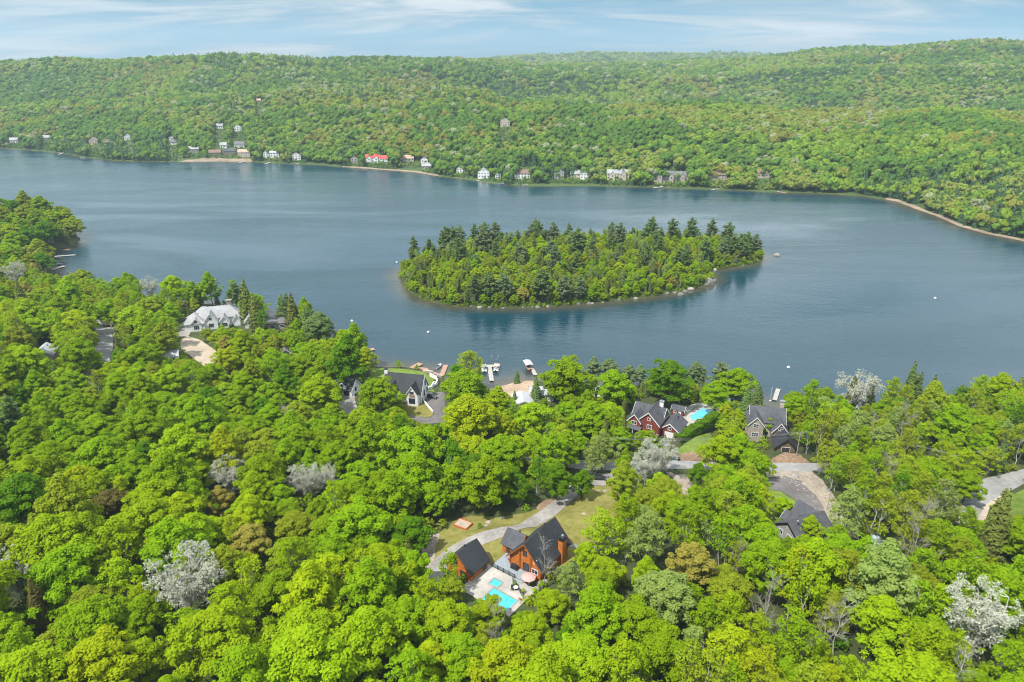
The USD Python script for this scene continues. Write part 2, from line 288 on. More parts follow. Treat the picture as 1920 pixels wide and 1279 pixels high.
rise = rise * (1 + 1.5 * steep)
rise = rise + np.clip(dist / 40, 0, 1) * (fbm(np.stack([GXX / 45, GYY / 45, GXX * 0], -1), 3, 5) - 0.5) * 5.0
PADS = []
def pad(x, y, r, z=None, soft=10.0):
    """levels the ground for a building"""
    global rise
    i, j = int(round((x - GX0) / GS)), int(round((y - GY0) / GS))
    z = rise[i, j] if z is None else z
    d = np.hypot(GXX - x, GYY - y)
    t = np.clip((d - r) / soft, 0, 1); t = t * t * (3 - 2 * t)
    rise = z + (rise - z) * t
    return z
def hz(x, y):
    """height of the near ground, exactly on its triangles"""
    fx, fy = (np.asarray(x, float) - GX0) / GS, (np.asarray(y, float) - GY0) / GS
    i, j = np.clip(np.floor(fx).astype(int), 0, len(gx) - 2), np.clip(np.floor(fy).astype(int), 0, len(gy) - 2)
    u, v = fx - i, fy - j
    a, b, c, d = rise[i, j], rise[i + 1, j], rise[i + 1, j + 1], rise[i, j + 1]
    return np.where(u >= v, a + (b - a) * u + (c - b) * v, a + (d - a) * v + (c - d) * u)
def ground(px, py, lift=0.0, fn=hz):
    """the ground point seen at a pixel (lift: metres above the ground)"""
    d = ray(px, py); ts = np.linspace(60, 900, 1700)
    p = d[None] * ts[:, None] + np.array([0, 0, EYE_H])
    k = int(np.argmax(p[:, 2] < fn(p[:, 0], p[:, 1]) + lift))
    t0, t1 = ts[max(k - 1, 0)], ts[k]
    for _ in range(18):
        t = (t0 + t1) / 2; q = d * t + np.array([0, 0, EYE_H])
        if q[2] < fn(q[0], q[1]) + lift: t1 = t
        else: t0 = t
    return d * t1 + np.array([0, 0, EYE_H])
LOG_Z = 20.0
LOG_O = np.array([3.1, 129.2, LOG_Z]); LOG_R = -36.87
pad(-1.0, 127.5, 17, LOG_Z, 9)
def site(px, py, r, dz=0.0, soft=9):
    p = ground(px, py); z = pad(p[0], p[1], r, soft=soft) if dz == 0 else pad(p[0], p[1], r, float(hz(p[0], p[1])) + dz, soft)
    return np.array([p[0], p[1], z])
RED_AT = site(1222, 806, 13); BROWN_AT = site(1432, 812, 11); WHITE_AT = site(770, 748, 13); WGAR_AT = site(652, 735, 7)
MANSION_AT = site(410, 612, 17, 1.0); GREYH_AT = site(1505, 1003, 9); COTTAGE_AT = site(1002, 752, 9); BEIGE_AT = site(88, 672, 7); TENT_AT = site(1643, 1026, 5)
POOL2_AT = site(1312, 782, 8)

# terrain mesh
def grid_mesh(X, Y, Z, keep):
    nx, ny = X.shape
    idx = np.arange(nx * ny).reshape(nx, ny)
    k = keep[:-1, :-1] | keep[1:, :-1] | keep[1:, 1:] | keep[:-1, 1:]
    a, b, c, d = idx[:-1, :-1][k], idx[1:, :-1][k], idx[1:, 1:][k], idx[:-1, 1:][k]
    f = np.vstack([np.stack([a, b, c], 1), np.stack([a, c, d], 1)])
    v = np.stack([X.ravel(), Y.ravel(), Z.ravel()], 1)
    used, inv = np.unique(f, return_inverse=True)
    return v[used], inv.reshape(f.shape)
LOOK['_'] = None
def structure(name, mesh, lk, smooth=True):
    m = usdkit.mesh(stage, '/World/' + numbered('/World', name), mesh, LOOK[lk], smooth=smooth); m.CreateDoubleSidedAttr(True)
    say(m, kind='structure'); return m
structure('ground', grid_mesh(GXX, GYY, rise, dist > -9), 'forest_floor')

# island ground
IXX, IYY = np.meshgrid(np.arange(-100, 205, 2.5), np.arange(360, 540, 2.5), indexing='ij')
iin = shapely.contains_xy(island, IXX, IYY)
idist = np.where(iin, ndimage.distance_transform_edt(iin), -ndimage.distance_transform_edt(~iin)) * 2.5
idist = ndimage.gaussian_filter(idist, 0.7)
irise = np.interp(idist, [-8, 0, 2.5, 8, 20, 45], [-2.5, 0.1, 0.9, 2.2, 4.5, 8.0])
structure('island_ground', grid_mesh(IXX, IYY, irise, idist > -6), 'forest_floor')
def ihz(x, y):
    fx, fy = (np.asarray(x, float) + 100) / 2.5, (np.asarray(y, float) - 360) / 2.5
    return ndimage.map_coordinates(irise, [np.atleast_1d(fx).ravel(), np.atleast_1d(fy).ravel()], order=1, mode='nearest').reshape(np.shape(x))

# far hills: the crests' distances and heights, read off the skyline
def crest(y, row, tree=12.0):
    k = (CY - row) / FPX
    return y * (COS * k - SIN) / (COS + SIN * k) + EYE_H - tree
HX = np.array([-500, 0, 200, 400, 560, 700, 800, 920, 1000, 1200, 1400, 1520, 1600, 1700, 1800, 1920, 2500], float)
HQ = (HX - CX) / FPX * 0.925
C1Y = np.array([1500, 1450, 1400, 1350, 1300, 1300, 1350, 1300, 1220, 1150, 1120, 1100, 1080, 1050, 1020, 1000, 980], float)
C1R = np.array([200, 198, 190, 178, 168, 158, 154, 166, 186, 198, 200, 200, 201, 203, 206, 214, 225], float)
C2Y = np.array([1900, 1900, 1900, 1900, 1980, 2150, 2350, 2500, 2600, 2600, 2600, 2500, 2400, 2300, 2200, 2100, 2100], float)
C2R = np.array([118, 117, 114, 107, 108, 113, 113, 117, 123, 122, 113, 98, 92, 88, 81, 79, 76], float)
C3Y = np.full(17, 4200.0)
C3R = np.array([124, 124, 124, 120, 110, 119, 121, 110, 104, 102, 105, 110, 118, 120, 120, 120, 120], float)
C1Z, C2Z, C3Z = crest(C1Y, C1R), crest(C2Y, C2R), crest(C3Y, C3R)
FXX, FYY = np.meshgrid(np.arange(-4200, 4201, 20.0), np.arange(420, 5200, 20.0), indexing='ij')
fin = shapely.contains_xy(far_land, FXX, FYY)
fpts = shapely.points(FXX, FYY)
fd = shapely.distance(far_line, fpts) * np.where(fin, 1, -1)
def hill_base(x, y, d):
    qv = np.clip(x / np.maximum(y, 1.0), -1.2, 1.2)
    I = lambda t: np.interp(qv, HQ, t)
    y1, y2, y3, z1, z2, z3 = I(C1Y), I(C2Y), I(C3Y), I(C1Z), I(C2Z), I(C3Z)
    t1 = np.clip(d / np.maximum(y1 - (y - d), 60), 0, 1)
    front = 1.0 + (z1 - 1) * (0.35 * t1 + 0.65 * np.sin(t1 * np.pi / 2) ** 1.3)
    dip = np.minimum(46.0, 0.11 * (y2 - y1)) * np.clip((qv + 0.30) / 0.2, 0.2, 1)
    t2 = np.clip((y - y1) / np.maximum(y2 - y1, 100), 0, 1)
    mid = z1 + (z2 - z1) * (t2 * t2 * (3 - 2 * t2)) - dip * np.sin(np.pi * np.clip(t2 * 2.2, 0, 1))
    t3 = np.clip((y - y2) / (y3 - y2), 0, 1)
    back = z2 + (z3 - z2) * t3 - 45 * np.sin(np.pi * t3) - np.clip(y - y3, 0, None) * 0.06
    z = np.where(y < y1, front, np.where(y < y2, mid, back))
    z = np.minimum(z, 0.2 + d * 0.75)
    n = (fbm(np.stack([x / 240, y / 330, 0 * x], -1), 3, 11) - 0.5) * 26 + (fbm(np.stack([x / 80, y / 90, 0 * x], -1), 2, 4) - 0.5) * 9
    return z + n * np.clip((d - 10) / 160, 0, 1)
fz = np.where(fd > 0, hill_base(FXX, FYY, fd), np.maximum(fd * 0.25, -6))
structure('hills', grid_mesh(FXX, FYY, fz, (fd > -30) & (np.abs(FXX) < 0.95 * FYY + 500)), 'hill_floor')
def fhz(x, y):
    fx, fy = (np.asarray(x, float) + 4200) / 20, (np.asarray(y, float) - 420) / 20
    return ndimage.map_coordinates(fz, [np.atleast_1d(fx).ravel(), np.atleast_1d(fy).ravel()], order=1, mode='nearest').reshape(np.shape(x))
def shore_strip(name, x0, x1, wide, lk):
    """a strip of sand along the far water's edge between two pixel columns"""
    s = np.arange(0, far_line.length, 6.0); p = np.array([far_line.interpolate(a).coords[0] for a in s]); px = project(np.column_stack([p, 0 * s]))[0]
    k = (px > x0) & (px < x1); p, px = p[k], px[k]; t = np.gradient(p, axis=0); nrm = np.column_stack([-t[:, 1], t[:, 0]]); nrm /= np.linalg.norm(nrm, axis=1, keepdims=True)
    w = wide * (0.55 + 0.9 * noise(np.column_stack([p / 24, 0 * px]), 4)) * np.clip(np.minimum(px - x0, x1 - px) / 12, 0, 1)
    rows = [p + nrm * (w * u - 1.5)[:, None] for u in (0.0, 0.5, 1.0)]
    v = np.vstack([np.column_stack([r, np.maximum(fhz(r[:, 0], r[:, 1]), 0.0) + (0.12, 0.45, 0.45)[i]]) for i, r in enumerate(rows)]); n = len(p); f = []
    for r in range(2):
        for i in range(n - 1): a = r * n + i; f += [[a, a + 1, a + n + 1], [a, a + n + 1, a + n]]
    structure(name, (v, np.array(f)), lk, smooth=False)
shore_strip('beach', 335, 476, 15, 'sand_far'); shore_strip('beach', 1650, 2000, 4.2, 'sand_far'); shore_strip('beach', 640, 830, 3.6, 'sand_far')
def far_ground(px, py, lift=0.0):
    d = ray(px, py); ts = np.linspace(450, 3200, 1600)
    p = d[None] * ts[:, None] + np.array([0, 0, EYE_H])
    k = int(np.argmax(p[:, 2] < np.maximum(fhz(p[:, 0], p[:, 1]), -2) + lift))
    p = d * ts[k] + np.array([0, 0, EYE_H]); p[2] = fhz(p[0], p[1]); return p

# the lake: one sheet, finer where its shores are in view
lx = np.unique(np.concatenate([[-3000, -2200, -1600, -1200], np.arange(-900, 700, 7.0), [760, 900, 1200, 1700]]))
ly = np.unique(np.concatenate([[120, 200], np.arange(230, 1250, 7.0), [1320, 1420, 1560]]))
LXX, LYY = np.meshgrid(lx, ly, indexing='ij')
shore_all = unary_union([near_land, island, far_land])
lpts = shapely.points(LXX, LYY)
ld = shapely.distance(shore_all, lpts)
wid = 7 + 9 * noise(np.stack([LXX / 60, LYY / 60, 0 * LXX], -1), 3)
wid = np.where((LXX > 280) & (LYY > 430), 20, wid)
shal = np.clip(1 - ld / wid, 0, 1) ** 1.2
lv, lf = grid_mesh(LXX, LYY, np.zeros_like(LXX), np.ones(LXX.shape, bool))
lm = structure('lake', (lv, lf), 'lake_water', smooth=True)
UsdGeom.PrimvarsAPI(lm).CreatePrimvar('shallow', Sdf.ValueTypeNames.FloatArray, 'vertex').Set(Vt.FloatArray.FromNumpy(shal.ravel().astype(np.float32)))

# air between the camera and the far hills
air = MB().box((0, 2300, 160), (9800, 5900, 340))
LOOK['haze_air'] = usdkit.material(stage, '/World/Looks/haze_air', {'v': ('principled_volume', {'color': (0.70, 0.88, 1.0), 'density': 0.00007, 'anisotropy': 0.2})}, [], volume='v.volume')
HAZE = True
if HAZE:
    say(put('haze', air, 'haze_air'), kind='stuff')

# ------------------------------------------------------------------ draped ground cover: lawns, lanes, drives
COVER = []
def drape(name, poly, lk, lift, edge=0.0, fn=hz, step=GS / 2):
    """a sheet lying on the ground inside a polygon"""
    if poly.geom_type == 'MultiPolygon':
        for g in poly.geoms: drape(name, g, lk, lift, edge, fn, step)
        return
    if edge:
        pts = np.array(poly.segmentize(1.5).exterior.coords)
        pts = pts + (fbm(np.stack([pts[:, 0] / 3.0, pts[:, 1] / 3.0, 0 * pts[:, 0]], -1), 2, 9)[:, None] - 0.5) * edge * 2
        poly = Polygon(pts).buffer(0)
        if poly.geom_type == 'MultiPolygon': poly = max(poly.geoms, key=lambda g: g.area)
    x0, y0, x1, y1 = poly.bounds
    i0, i1 = math.floor((x0 - GX0) / step), math.ceil((x1 - GX0) / step)
    j0, j1 = math.floor((y0 - GY0) / step), math.ceil((y1 - GY0) / step)
    mb = MB(); shapely.prepare(poly)
    for i in range(i0, i1):
        for j in range(j0, j1):
            xa, ya = GX0 + i * step, GY0 + j * step
            for tri in ([(xa, ya), (xa + step, ya), (xa + step, ya + step)], [(xa, ya), (xa + step, ya + step), (xa, ya + step)]):
                t = Polygon(tri)
                if poly.contains(t): parts = [t]
                elif poly.intersects(t):
                    g = t.intersection(poly); parts = [x for x in getattr(g, 'geoms', [g]) if x.geom_type == 'Polygon' and x.area > 1e-3]
                else: continue
                for pg in parts:
                    c = np.array(pg.exterior.coords)[:-1]
                    if len(c) < 3: continue
                    if Polygon(c).exterior.is_ccw is False: c = c[::-1]
                    z = fn(c[:, 0], c[:, 1]) + lift
                    mb.add(np.column_stack([c, z]), [[0, k, k + 1] for k in range(1, len(c) - 1)])
    if mb.n == 0: return
    COVER.append(poly)
    m = structure(name, mb.arrays(), lk, smooth=False)
def area(px):
    return Polygon([ground(*p)[:2] for p in px]).buffer(0)
def lane(px, width):
    pts = [ground(*p)[:2] for p in px]
    l = LineString(pts)
    t = np.linspace(0, 1, 40); c = np.array([l.interpolate(a, normalized=True).coords[0] for a in t])
    c = ndimage.gaussian_filter1d(c, 1.5, axis=0, mode='nearest')
    return LineString(c).buffer(width / 2, cap_style='flat')

# ------------------------------------------------------------------ foliage
def unit(v): return v / (np.linalg.norm(v, axis=-1, keepdims=True) + 1e-9)
def leaf_quads(c, n, size, rng, aspect=0.62, bend=0.25):
    """pointed leaf sprays: at each centre c a folded four-cornered leaf facing n"""
    m = len(c)
    r = unit(rng.normal(size=(m, 3))); t = unit(np.cross(n, r)); b = np.cross(n, t)
    L = np.asarray(size).reshape(-1, 1) * np.ones((m, 1)) * rng.uniform(0.7, 1.3, (m, 1)); W = L * aspect
    v = np.stack([c - t * L, c + b * W - n * L * bend * rng.uniform(0, 1, (m, 1)), c + t * L, c - b * W - n * L * bend * rng.uniform(0, 1, (m, 1))], 1).reshape(-1, 3)
    k = np.arange(m)[:, None] * 4
    return v, np.vstack([k + [0, 1, 2], k + [0, 2, 3]])
def lobe_leaves(centres, radii, flat, count, size, rng, out, jitter=0.55, under=0.2, drop=0.15):
    """leaf sprays over flattened lobes; out: the lobes' outward directions"""
    cs, ns = [], []
    for c, r, o in zip(centres, radii, out):
        k = max(6, int(count * (r ** 2)))
        d = unit(rng.normal(size=(k, 3)) + o * 0.55 + [0, 0, 0.45])
        low = d[:, 2] < -under; d[low, 2] *= -1
        ax = np.array([r, r, r * flat])
        cs.append(c + d * ax * rng.uniform(0.62, 1.16, (k, 1)) - np.array([0, 0, drop]) * (d[:, 0:1] ** 2 + d[:, 1:2] ** 2) * r)
        ns.append(unit(d / ax * r + rng.normal(size=(k, 3)) * jitter * 0.95 + [0, 0, 0.25]))
    return leaf_quads(np.vstack(cs), np.vstack(ns), size, rng)
def limb(mb, p0, p1, r0, r1, rng, wob=0.25, sides=5, n=5):
    t = np.linspace(0, 1, n)[:, None]
    p = p0 + (p1 - p0) * t; p[1:-1] += rng.normal(size=(n - 2, 3)) * wob * np.linalg.norm(p1 - p0) * 0.12
    p[:, 2] += (np.sin(t[:, 0] * np.pi) * -0.06 * np.linalg.norm(p1 - p0))
    mb.tube(p, r0 + (r1 - r0) * t[:, 0], sides); return p
def broadleaf(seed, R=5.0, Ht=13.0, base=0.28, n=92, flat=0.55, lr=1.12, count=84, size=0.255, peak=0.0, gaps=0.0, twigs=9, trunk_r=0.24, wide=0.36):
    """(crown, trunk) of a leafy tree, its foot at the origin"""
    rng = np.random.default_rng(seed)
    h0 = Ht * base; hc = Ht - h0
    i = np.arange(n) + 0.5
    t = (i / n) ** (0.80)                                   # share of the crown's height
    az = i * 2.39996 + rng.normal(size=n) * 0.35
    prof = np.where(t < wide, 0.62 + 0.38 * np.sin(t / wide * np.pi / 2), np.cos(((t - wide) / (1 - wide)) ** (1.25 - peak * 0.5) * np.pi / 2) ** (0.62 + peak * 0.5))
    bump = 1 + 0.26 * np.sin(az * 2 + rng.uniform(0, 6)) * rng.uniform(0.3, 1) + 0.16 * np.sin(az * 3 + t * 5 + rng.uniform(0, 6)) + rng.normal(size=n) * 0.13
    rr = R * prof * bump * np.where(rng.random(n) < 0.22, rng.uniform(0.35, 0.75, n), rng.uniform(0.84, 1.0, n))
    z = h0 + hc * t * 0.93 + rng.normal(size=n) * 0.25
    rad = lr * rng.uniform(0.65, 1.30, n) * (R / 5.0) ** 0.5
    rr = np.maximum(rr - rad * 0.45, 0.0)
    c = np.stack([np.cos(az) * rr, np.sin(az) * rr, z - rad * 0.2], 1)
    keep = rng.random(n) >= gaps; c, rad = c[keep], rad[keep]
    out = unit(np.stack([c[:, 0], c[:, 1], (c[:, 2] - h0 - hc * 0.35) * R / hc * 1.2], 1))
    v, f = lobe_leaves(c, rad, flat, count, size, rng, out)
    # leaves inside the crown
    m = int(len(v) / 4 * 0.10); d = unit(rng.normal(size=(m, 3)))
    ci = d * np.array([R * 0.55, R * 0.55, hc * 0.38]) * rng.uniform(0.3, 1, (m, 1)) + [0, 0, h0 + hc * 0.5]
    v2, f2 = leaf_quads(ci, unit(rng.normal(size=(m, 3)) + [0, 0, 1]), size * 1.5, rng)
    crown = (np.vstack([v, v2]), np.vstack([f, f2 + len(v)]))
    tr = MB(); lean = rng.normal(size=2) * 0.25
    top = np.array([lean[0], lean[1], h0 + hc * 0.72])
    st = limb(tr, np.array([0, 0, -0.8]), top, trunk_r, trunk_r * 0.25, rng, 0.12, 6, 7)
    order = rng.permutation(len(c))[:twigs]
    for k in order:
        s = np.clip((c[k, 2] - h0 * 0.6) / (Ht) - 0.15, 0.15, 0.9)
        p0 = st[int(s * (len(st) - 1))]
        limb(tr, p0, c[k] - [0, 0, 0.2], trunk_r * 0.38, 0.035, rng, 0.35, 4, 4)
    return crown, tr.arrays()
def airy(seed, R=2.6, Ht=14.0, base=0.35, n=60, count=34, size=0.26, lr=0.85, trunk_r=0.15, twigs=22, stems=1):
    """birch and aspen: tall, open, fine leaves, limbs in sight"""
    rng = np.random.default_rng(seed); h0 = Ht * base; hc = Ht - h0
    tr = MB(); cs, rs, os = [], [], []
    for sidx in range(stems):
        off = rng.normal(size=2) * (0.0 if stems == 1 else 0.9); lean = rng.normal(size=2) * (0.5 if stems == 1 else 1.3)
        st = limb(tr, np.array([off[0], off[1], -0.8]), np.array([off[0] + lean[0], off[1] + lean[1], Ht * 0.94]), trunk_r, 0.03, rng, 0.10, 6, 9)
        for k in range(n // stems):
            t = rng.random() ** 0.8; z = h0 + hc * t
            pr = R * (0.45 + 0.55 * math.sin(min(t / 0.4, 1) * math.pi / 2)) * (1 - max(t - 0.4, 0) / 0.6 * 0.72)
            a = rng.uniform(0, 2 * math.pi); r = pr * rng.uniform(0.35, 1.0)
            s = st[min(int(np.clip(z / (Ht * .94), 0, 1) * 8), 8)]
            c = np.array([s[0] + math.cos(a) * r, s[1] + math.sin(a) * r, z])
            cs.append(c); rs.append(lr * rng.uniform(0.6, 1.25)); os.append(unit(np.array([math.cos(a), math.sin(a), 0.5])))
            if k < twigs // stems: limb(tr, st[max(0, min(int(np.clip((z - r * 0.7) / (Ht * .94), 0, 1) * 8), 8))], c, trunk_r * 0.32, 0.022, rng, 0.3, 4, 4)
    return lobe_leaves(cs, rs, 0.75, count, size, rng, os, jitter=1.0, under=0.5), tr.arrays()
def blossom(seed, R=4.2, Ht=10.5):
    """a tree in pale bloom: pale limbs run up through many small pale sprays"""
    rng = np.random.default_rng(seed); tr = MB(); cs, rs, os = [], [], []
    forks = 6
    for k in range(forks):
        a = k * 2 * math.pi / forks + rng.normal() * 0.3; b0 = np.array([0, 0, Ht * 0.16]); w = 0.62 if k else 0.1
        e = np.array([math.cos(a) * R * w, math.sin(a) * R * w, Ht * rng.uniform(0.68, 0.90)])
        st = limb(tr, b0, e, 0.14, 0.035, rng, 0.35, 5, 7)
        for j in range(16):
            p = st[rng.integers(2, 7)]; d = unit(np.array([math.cos(a) * 0.5, math.sin(a) * 0.5, 0.35]) + rng.normal(size=3) * 0.8); q = p + d * rng.uniform(1.0, 2.9) * R / 4.2
            lim = np.array([q[0] / R, q[1] / R, (q[2] - Ht * 0.55) / (Ht * 0.45)]); ln = np.linalg.norm(lim)
            if ln > 1: q = np.array([lim[0] * R, lim[1] * R, lim[2] * Ht * 0.45]) / ln * rng.uniform(0.9, 1.06) + [0, 0, Ht * 0.55]
            if q[2] < Ht * 0.15: continue
            limb(tr, p, q, 0.05, 0.014, rng, 0.3, 4, 4)
            for u in np.linspace(0.35, 1.05, 5):
                cs.append(p + (q - p) * u + rng.normal(size=3) * 0.22); rs.append(rng.uniform(0.22, 0.52)); os.append(d)
    limb(tr, np.array([0, 0, -0.8]), np.array([0, 0, Ht * 0.2]), 0.22, 0.17, rng, 0.1, 6, 4)
    return lobe_leaves(cs, rs, 0.9, 120, 0.115, rng, os, jitter=1.2, under=0.9), tr.arrays()
def bare(seed, R=2.6, Ht=11.0):
    """a tree still without leaves: trunk, limbs, twigs"""
    rng = np.random.default_rng(seed); tr, tw = MB(), MB()
    st = limb(tr, np.array([0, 0, -0.8]), np.array([rng.normal() * 0.4, rng.normal() * 0.4, Ht]), 0.13, 0.02, rng, 0.15, 6, 9)
    for k in range(26):
        i = rng.integers(3, 9); a = k * 2.4 + rng.normal() * 0.3; up = rng.uniform(0.5, 1.3)
        L = R * (1.25 - 0.8 * (i - 3) / 6) * rng.uniform(0.7, 1.1)
        e = st[i] + unit(np.array([math.cos(a), math.sin(a), up])) * L
        b = limb(tr, st[i], e, 0.042, 0.014, rng, 0.3, 4, 5)
        for j in range(11):
            p = b[rng.integers(1, 5)]; d = unit(np.array([math.cos(a), math.sin(a), 0.8]) + rng.normal(size=3) * 0.7)
            tw.tube([p, p + d * rng.uniform(0.6, 1.5)], [0.019, 0.008], 3, cap=False)
    return tw.arrays(), tr.arrays()
def pine(seed, R=3.6, Ht=21.0, base=0.25, tiers=13, size=0.42):
    """white pine: uneven flat plates of needles on whorled limbs"""
    rng = np.random.default_rng(seed); tr = MB()
    st = limb(tr, np.array([0, 0, -0.8]), np.array([rng.normal() * 0.3, rng.normal() * 0.3, Ht * 0.98]), 0.27, 0.04, rng, 0.05, 6, 10)
    cs, rs, os = [], [], []
    for k in range(tiers):
        t = (k + 0.5) / tiers; z = Ht * (base + (0.98 - base) * t)
        rr = R * (0.62 + 0.38 * math.sin(min(t / 0.3, 1) * 1.57)) * (1 - max(t - 0.3, 0) / 0.7) ** 0.55 * rng.uniform(0.8, 1.15) + 0.45
        m = max(3, int(6 * (1 - t) + 3)); a0 = rng.uniform(0, 6.28)
        for j in range(m):
            if rng.random() < 0.16: continue
            a = a0 + j * 2 * math.pi / m + rng.normal() * 0.25; L = rr * rng.uniform(0.55, 1.12)
            s = st[min(int(z / (Ht * .98) * 9), 9)]
            e = np.array([s[0] + math.cos(a) * L, s[1] + math.sin(a) * L, z + L * 0.22])
            limb(tr, np.array([s[0], s[1], z - 0.15 * L]), e, 0.07, 0.02, rng, 0.2, 4, 4)
            for u in np.linspace(0.45, 1.0, max(1, int(L / 0.9))):
                cs.append(s * [1, 1, 0] + np.array([math.cos(a) * L * u, math.sin(a) * L * u, z + L * 0.22 * u]) + rng.normal(size=3) * [0.2, 0.2, 0.1])
                rs.append(rng.uniform(0.6, 1.0) * (0.75 + 0.35 * R / 3.6)); os.append(np.array([0, 0, 1.0]))
    cs.append(np.array([0, 0, Ht])); rs.append(0.45); os.append(np.array([0, 0, 1.0]))
    return lobe_leaves(cs, rs, 0.42, 38, size, rng, os, jitter=1.1, under=0.35), tr.arrays()
def cone_tree(seed, R=2.2, Ht=13.0, n=1500, size=0.34, droop=0.5, base=0.06, power=0.9):
    """spruce and cedar: a dense narrow cone of drooping sprays"""
    rng = np.random.default_rng(seed); tr = MB()
    limb(tr, np.array([0, 0, -0.8]), np.array([0, 0, Ht * 0.95]), 0.18, 0.02, rng, 0.03, 6, 5)
    t = 1 - np.sqrt(rng.random(n)); a = rng.uniform(0, 6.283, n)
    tier = 0.5 + 0.5 * np.abs(((t * Ht / 0.85 + a * 0.12) % 1.0) - 0.2)
    r = R * (1 - t) ** power * (0.55 + 0.45 * tier) * (1 + 0.16 * np.sin(a * 3 + t * 9 + seed)) * rng.uniform(0.72, 1.08, n) + 0.05
    c = np.stack([np.cos(a) * r, np.sin(a) * r, Ht * (base + (1 - base) * t) - droop * r * 0.35], 1)
    nr = unit(np.stack([np.cos(a), np.sin(a), 0.75 + 0 * a], 1) + rng.normal(size=(n, 3)) * 0.45)
    return leaf_quads(c, nr, size, rng, 0.5, 0.3), tr.arrays()
def far_crown(seed, R=4.6, Ht=11.5, n=230, size=0.95):
    rng = np.random.default_rng(seed)
    lob = unit(rng.normal(size=(9, 3)) + [0, 0, 0.5]); lob[:, 2] = np.abs(lob[:, 2])
    cs = lob * [R * 0.55, R * 0.55, Ht * 0.24] + [0, 0, Ht * 0.60]
    k = rng.integers(0, 9, n); d = unit(rng.normal(size=(n, 3)) + lob[k] * 0.7 + [0, 0, 0.4])
    c = cs[k] + d * R * 0.48 * rng.uniform(0.85, 1.05, (n, 1)) * [1, 1, 0.8]
    return leaf_quads(c, unit(d + rng.normal(size=(n, 3)) * 0.18), size, rng, 0.8, 0.2)
def far_cone(seed, R=2.3, Ht=14.5, n=110):
    rng = np.random.default_rng(seed); t = 1 - np.sqrt(rng.random(n)); a = rng.uniform(0, 6.28, n)
    r = R * (1 - t) ** 0.85 * rng.uniform(0.7, 1.1, n) + 0.1
    return leaf_quads(np.stack([np.cos(a) * r, np.sin(a) * r, Ht * (0.1 + 0.9 * t)], 1), unit(np.stack([np.cos(a), np.sin(a), 0.7 + 0 * a], 1) + rng.normal(size=(n, 3)) * 0.4), 0.85, rng, 0.6, 0.3)

# shapes of trees, each stored once; kinds pair a shape with leaf and bark colours
SHAPES = {}
def shape(name, fn, *a, **k): SHAPES[name] = fn(*a, **k)
for i in range(6):
    shape(f'broad{i}', broadleaf, 100 + i, R=[5.0, 4.6, 5.3, 4.8, 5.1, 4.5][i], Ht=[12.5, 13.5, 12.0, 14.0, 13.0, 14.5][i], peak=[0, .3, .1, .5, .2, .6][i], wide=[.36, .34, .4, .3, .36, .28][i])
for i in range(3): shape(f'open{i}', broadleaf, 140 + i, R=4.3, Ht=13.5, n=66, lr=1.0, count=60, size=0.22, gaps=0.12, twigs=20, trunk_r=0.19, flat=0.6)
for i in range(3): shape(f'airy{i}', airy, 200 + i, R=2.7 + 0.3 * i)
for i in range(2): shape(f'stems{i}', airy, 220 + i, R=3.0, stems=2, n=76)
for i in range(2): shape(f'bloom{i}', blossom, 240 + i)
for i in range(2): shape(f'bare{i}', bare, 260 + i)
for i in range(4): shape(f'pine{i}', pine, 280 + i, R=[4.2, 4.8, 3.7, 4.4][i], Ht=[20, 19, 21, 17][i])
for i in range(3): shape(f'spruce{i}', cone_tree, 300 + i, R=2.3, Ht=13.0)
for i in range(3): shape(f'cedar{i}', cone_tree, 320 + i, R=1.9, Ht=10.5, n=1500, droop=0.2, base=0.02, power=0.62, size=0.30)
for i in range(2): shape(f'sapling{i}', broadleaf, 340 + i, R=2.0, Ht=4.2, base=0.08, n=24, lr=0.8, count=50, size=0.24, twigs=3, trunk_r=0.07)

PROTO = {}
def proto(shp, leaf_look, bark_look):
    key = (shp, leaf_look, bark_look)
    if key not in PROTO:
        path = f'/World/tree_model_{len(PROTO):03d}'
        stage.CreateClassPrim(path)
        crown, trunk = SHAPES[shp]
        cn = 'twigs' if shp.startswith('bare') else 'crown'
        m = usdkit.mesh(stage, path + '/' + cn, crown, LOOK[leaf_look]); m.CreateDoubleSidedAttr(True)
        usdkit.mesh(stage, path + '/trunk', trunk, LOOK[bark_look], smooth=True)
        PROTO[key] = path
    return PROTO[key]
def dims(shp):
    v = SHAPES[shp][0][0]
    return float(np.percentile(np.hypot(v[:, 0], v[:, 1]), 96)), float(v[:, 2].max()), float(np.percentile(v[:, 2], 3))
DIMS = {k: dims(k) for k in SHAPES}
def plant(name, shp, leaf_look, bark_look, x, y, z, s, sz=1.0, rot=None):
    p = UsdGeom.Xform.Define(stage, '/World/' + numbered('/World', name))
    p.AddTranslateOp().Set(Gf.Vec3d(float(x), float(y), float(z)))
    p.AddRotateZOp().Set(float(RNG.uniform(0, 360) if rot is None else rot))
    p.AddScaleOp().Set(Gf.Vec3f(float(s), float(s), float(s * sz)))
    p.GetPrim().GetReferences().AddInternalReference(proto(shp, leaf_look, bark_look)); p.GetPrim().SetInstanceable(True)
    return p.GetPrim()
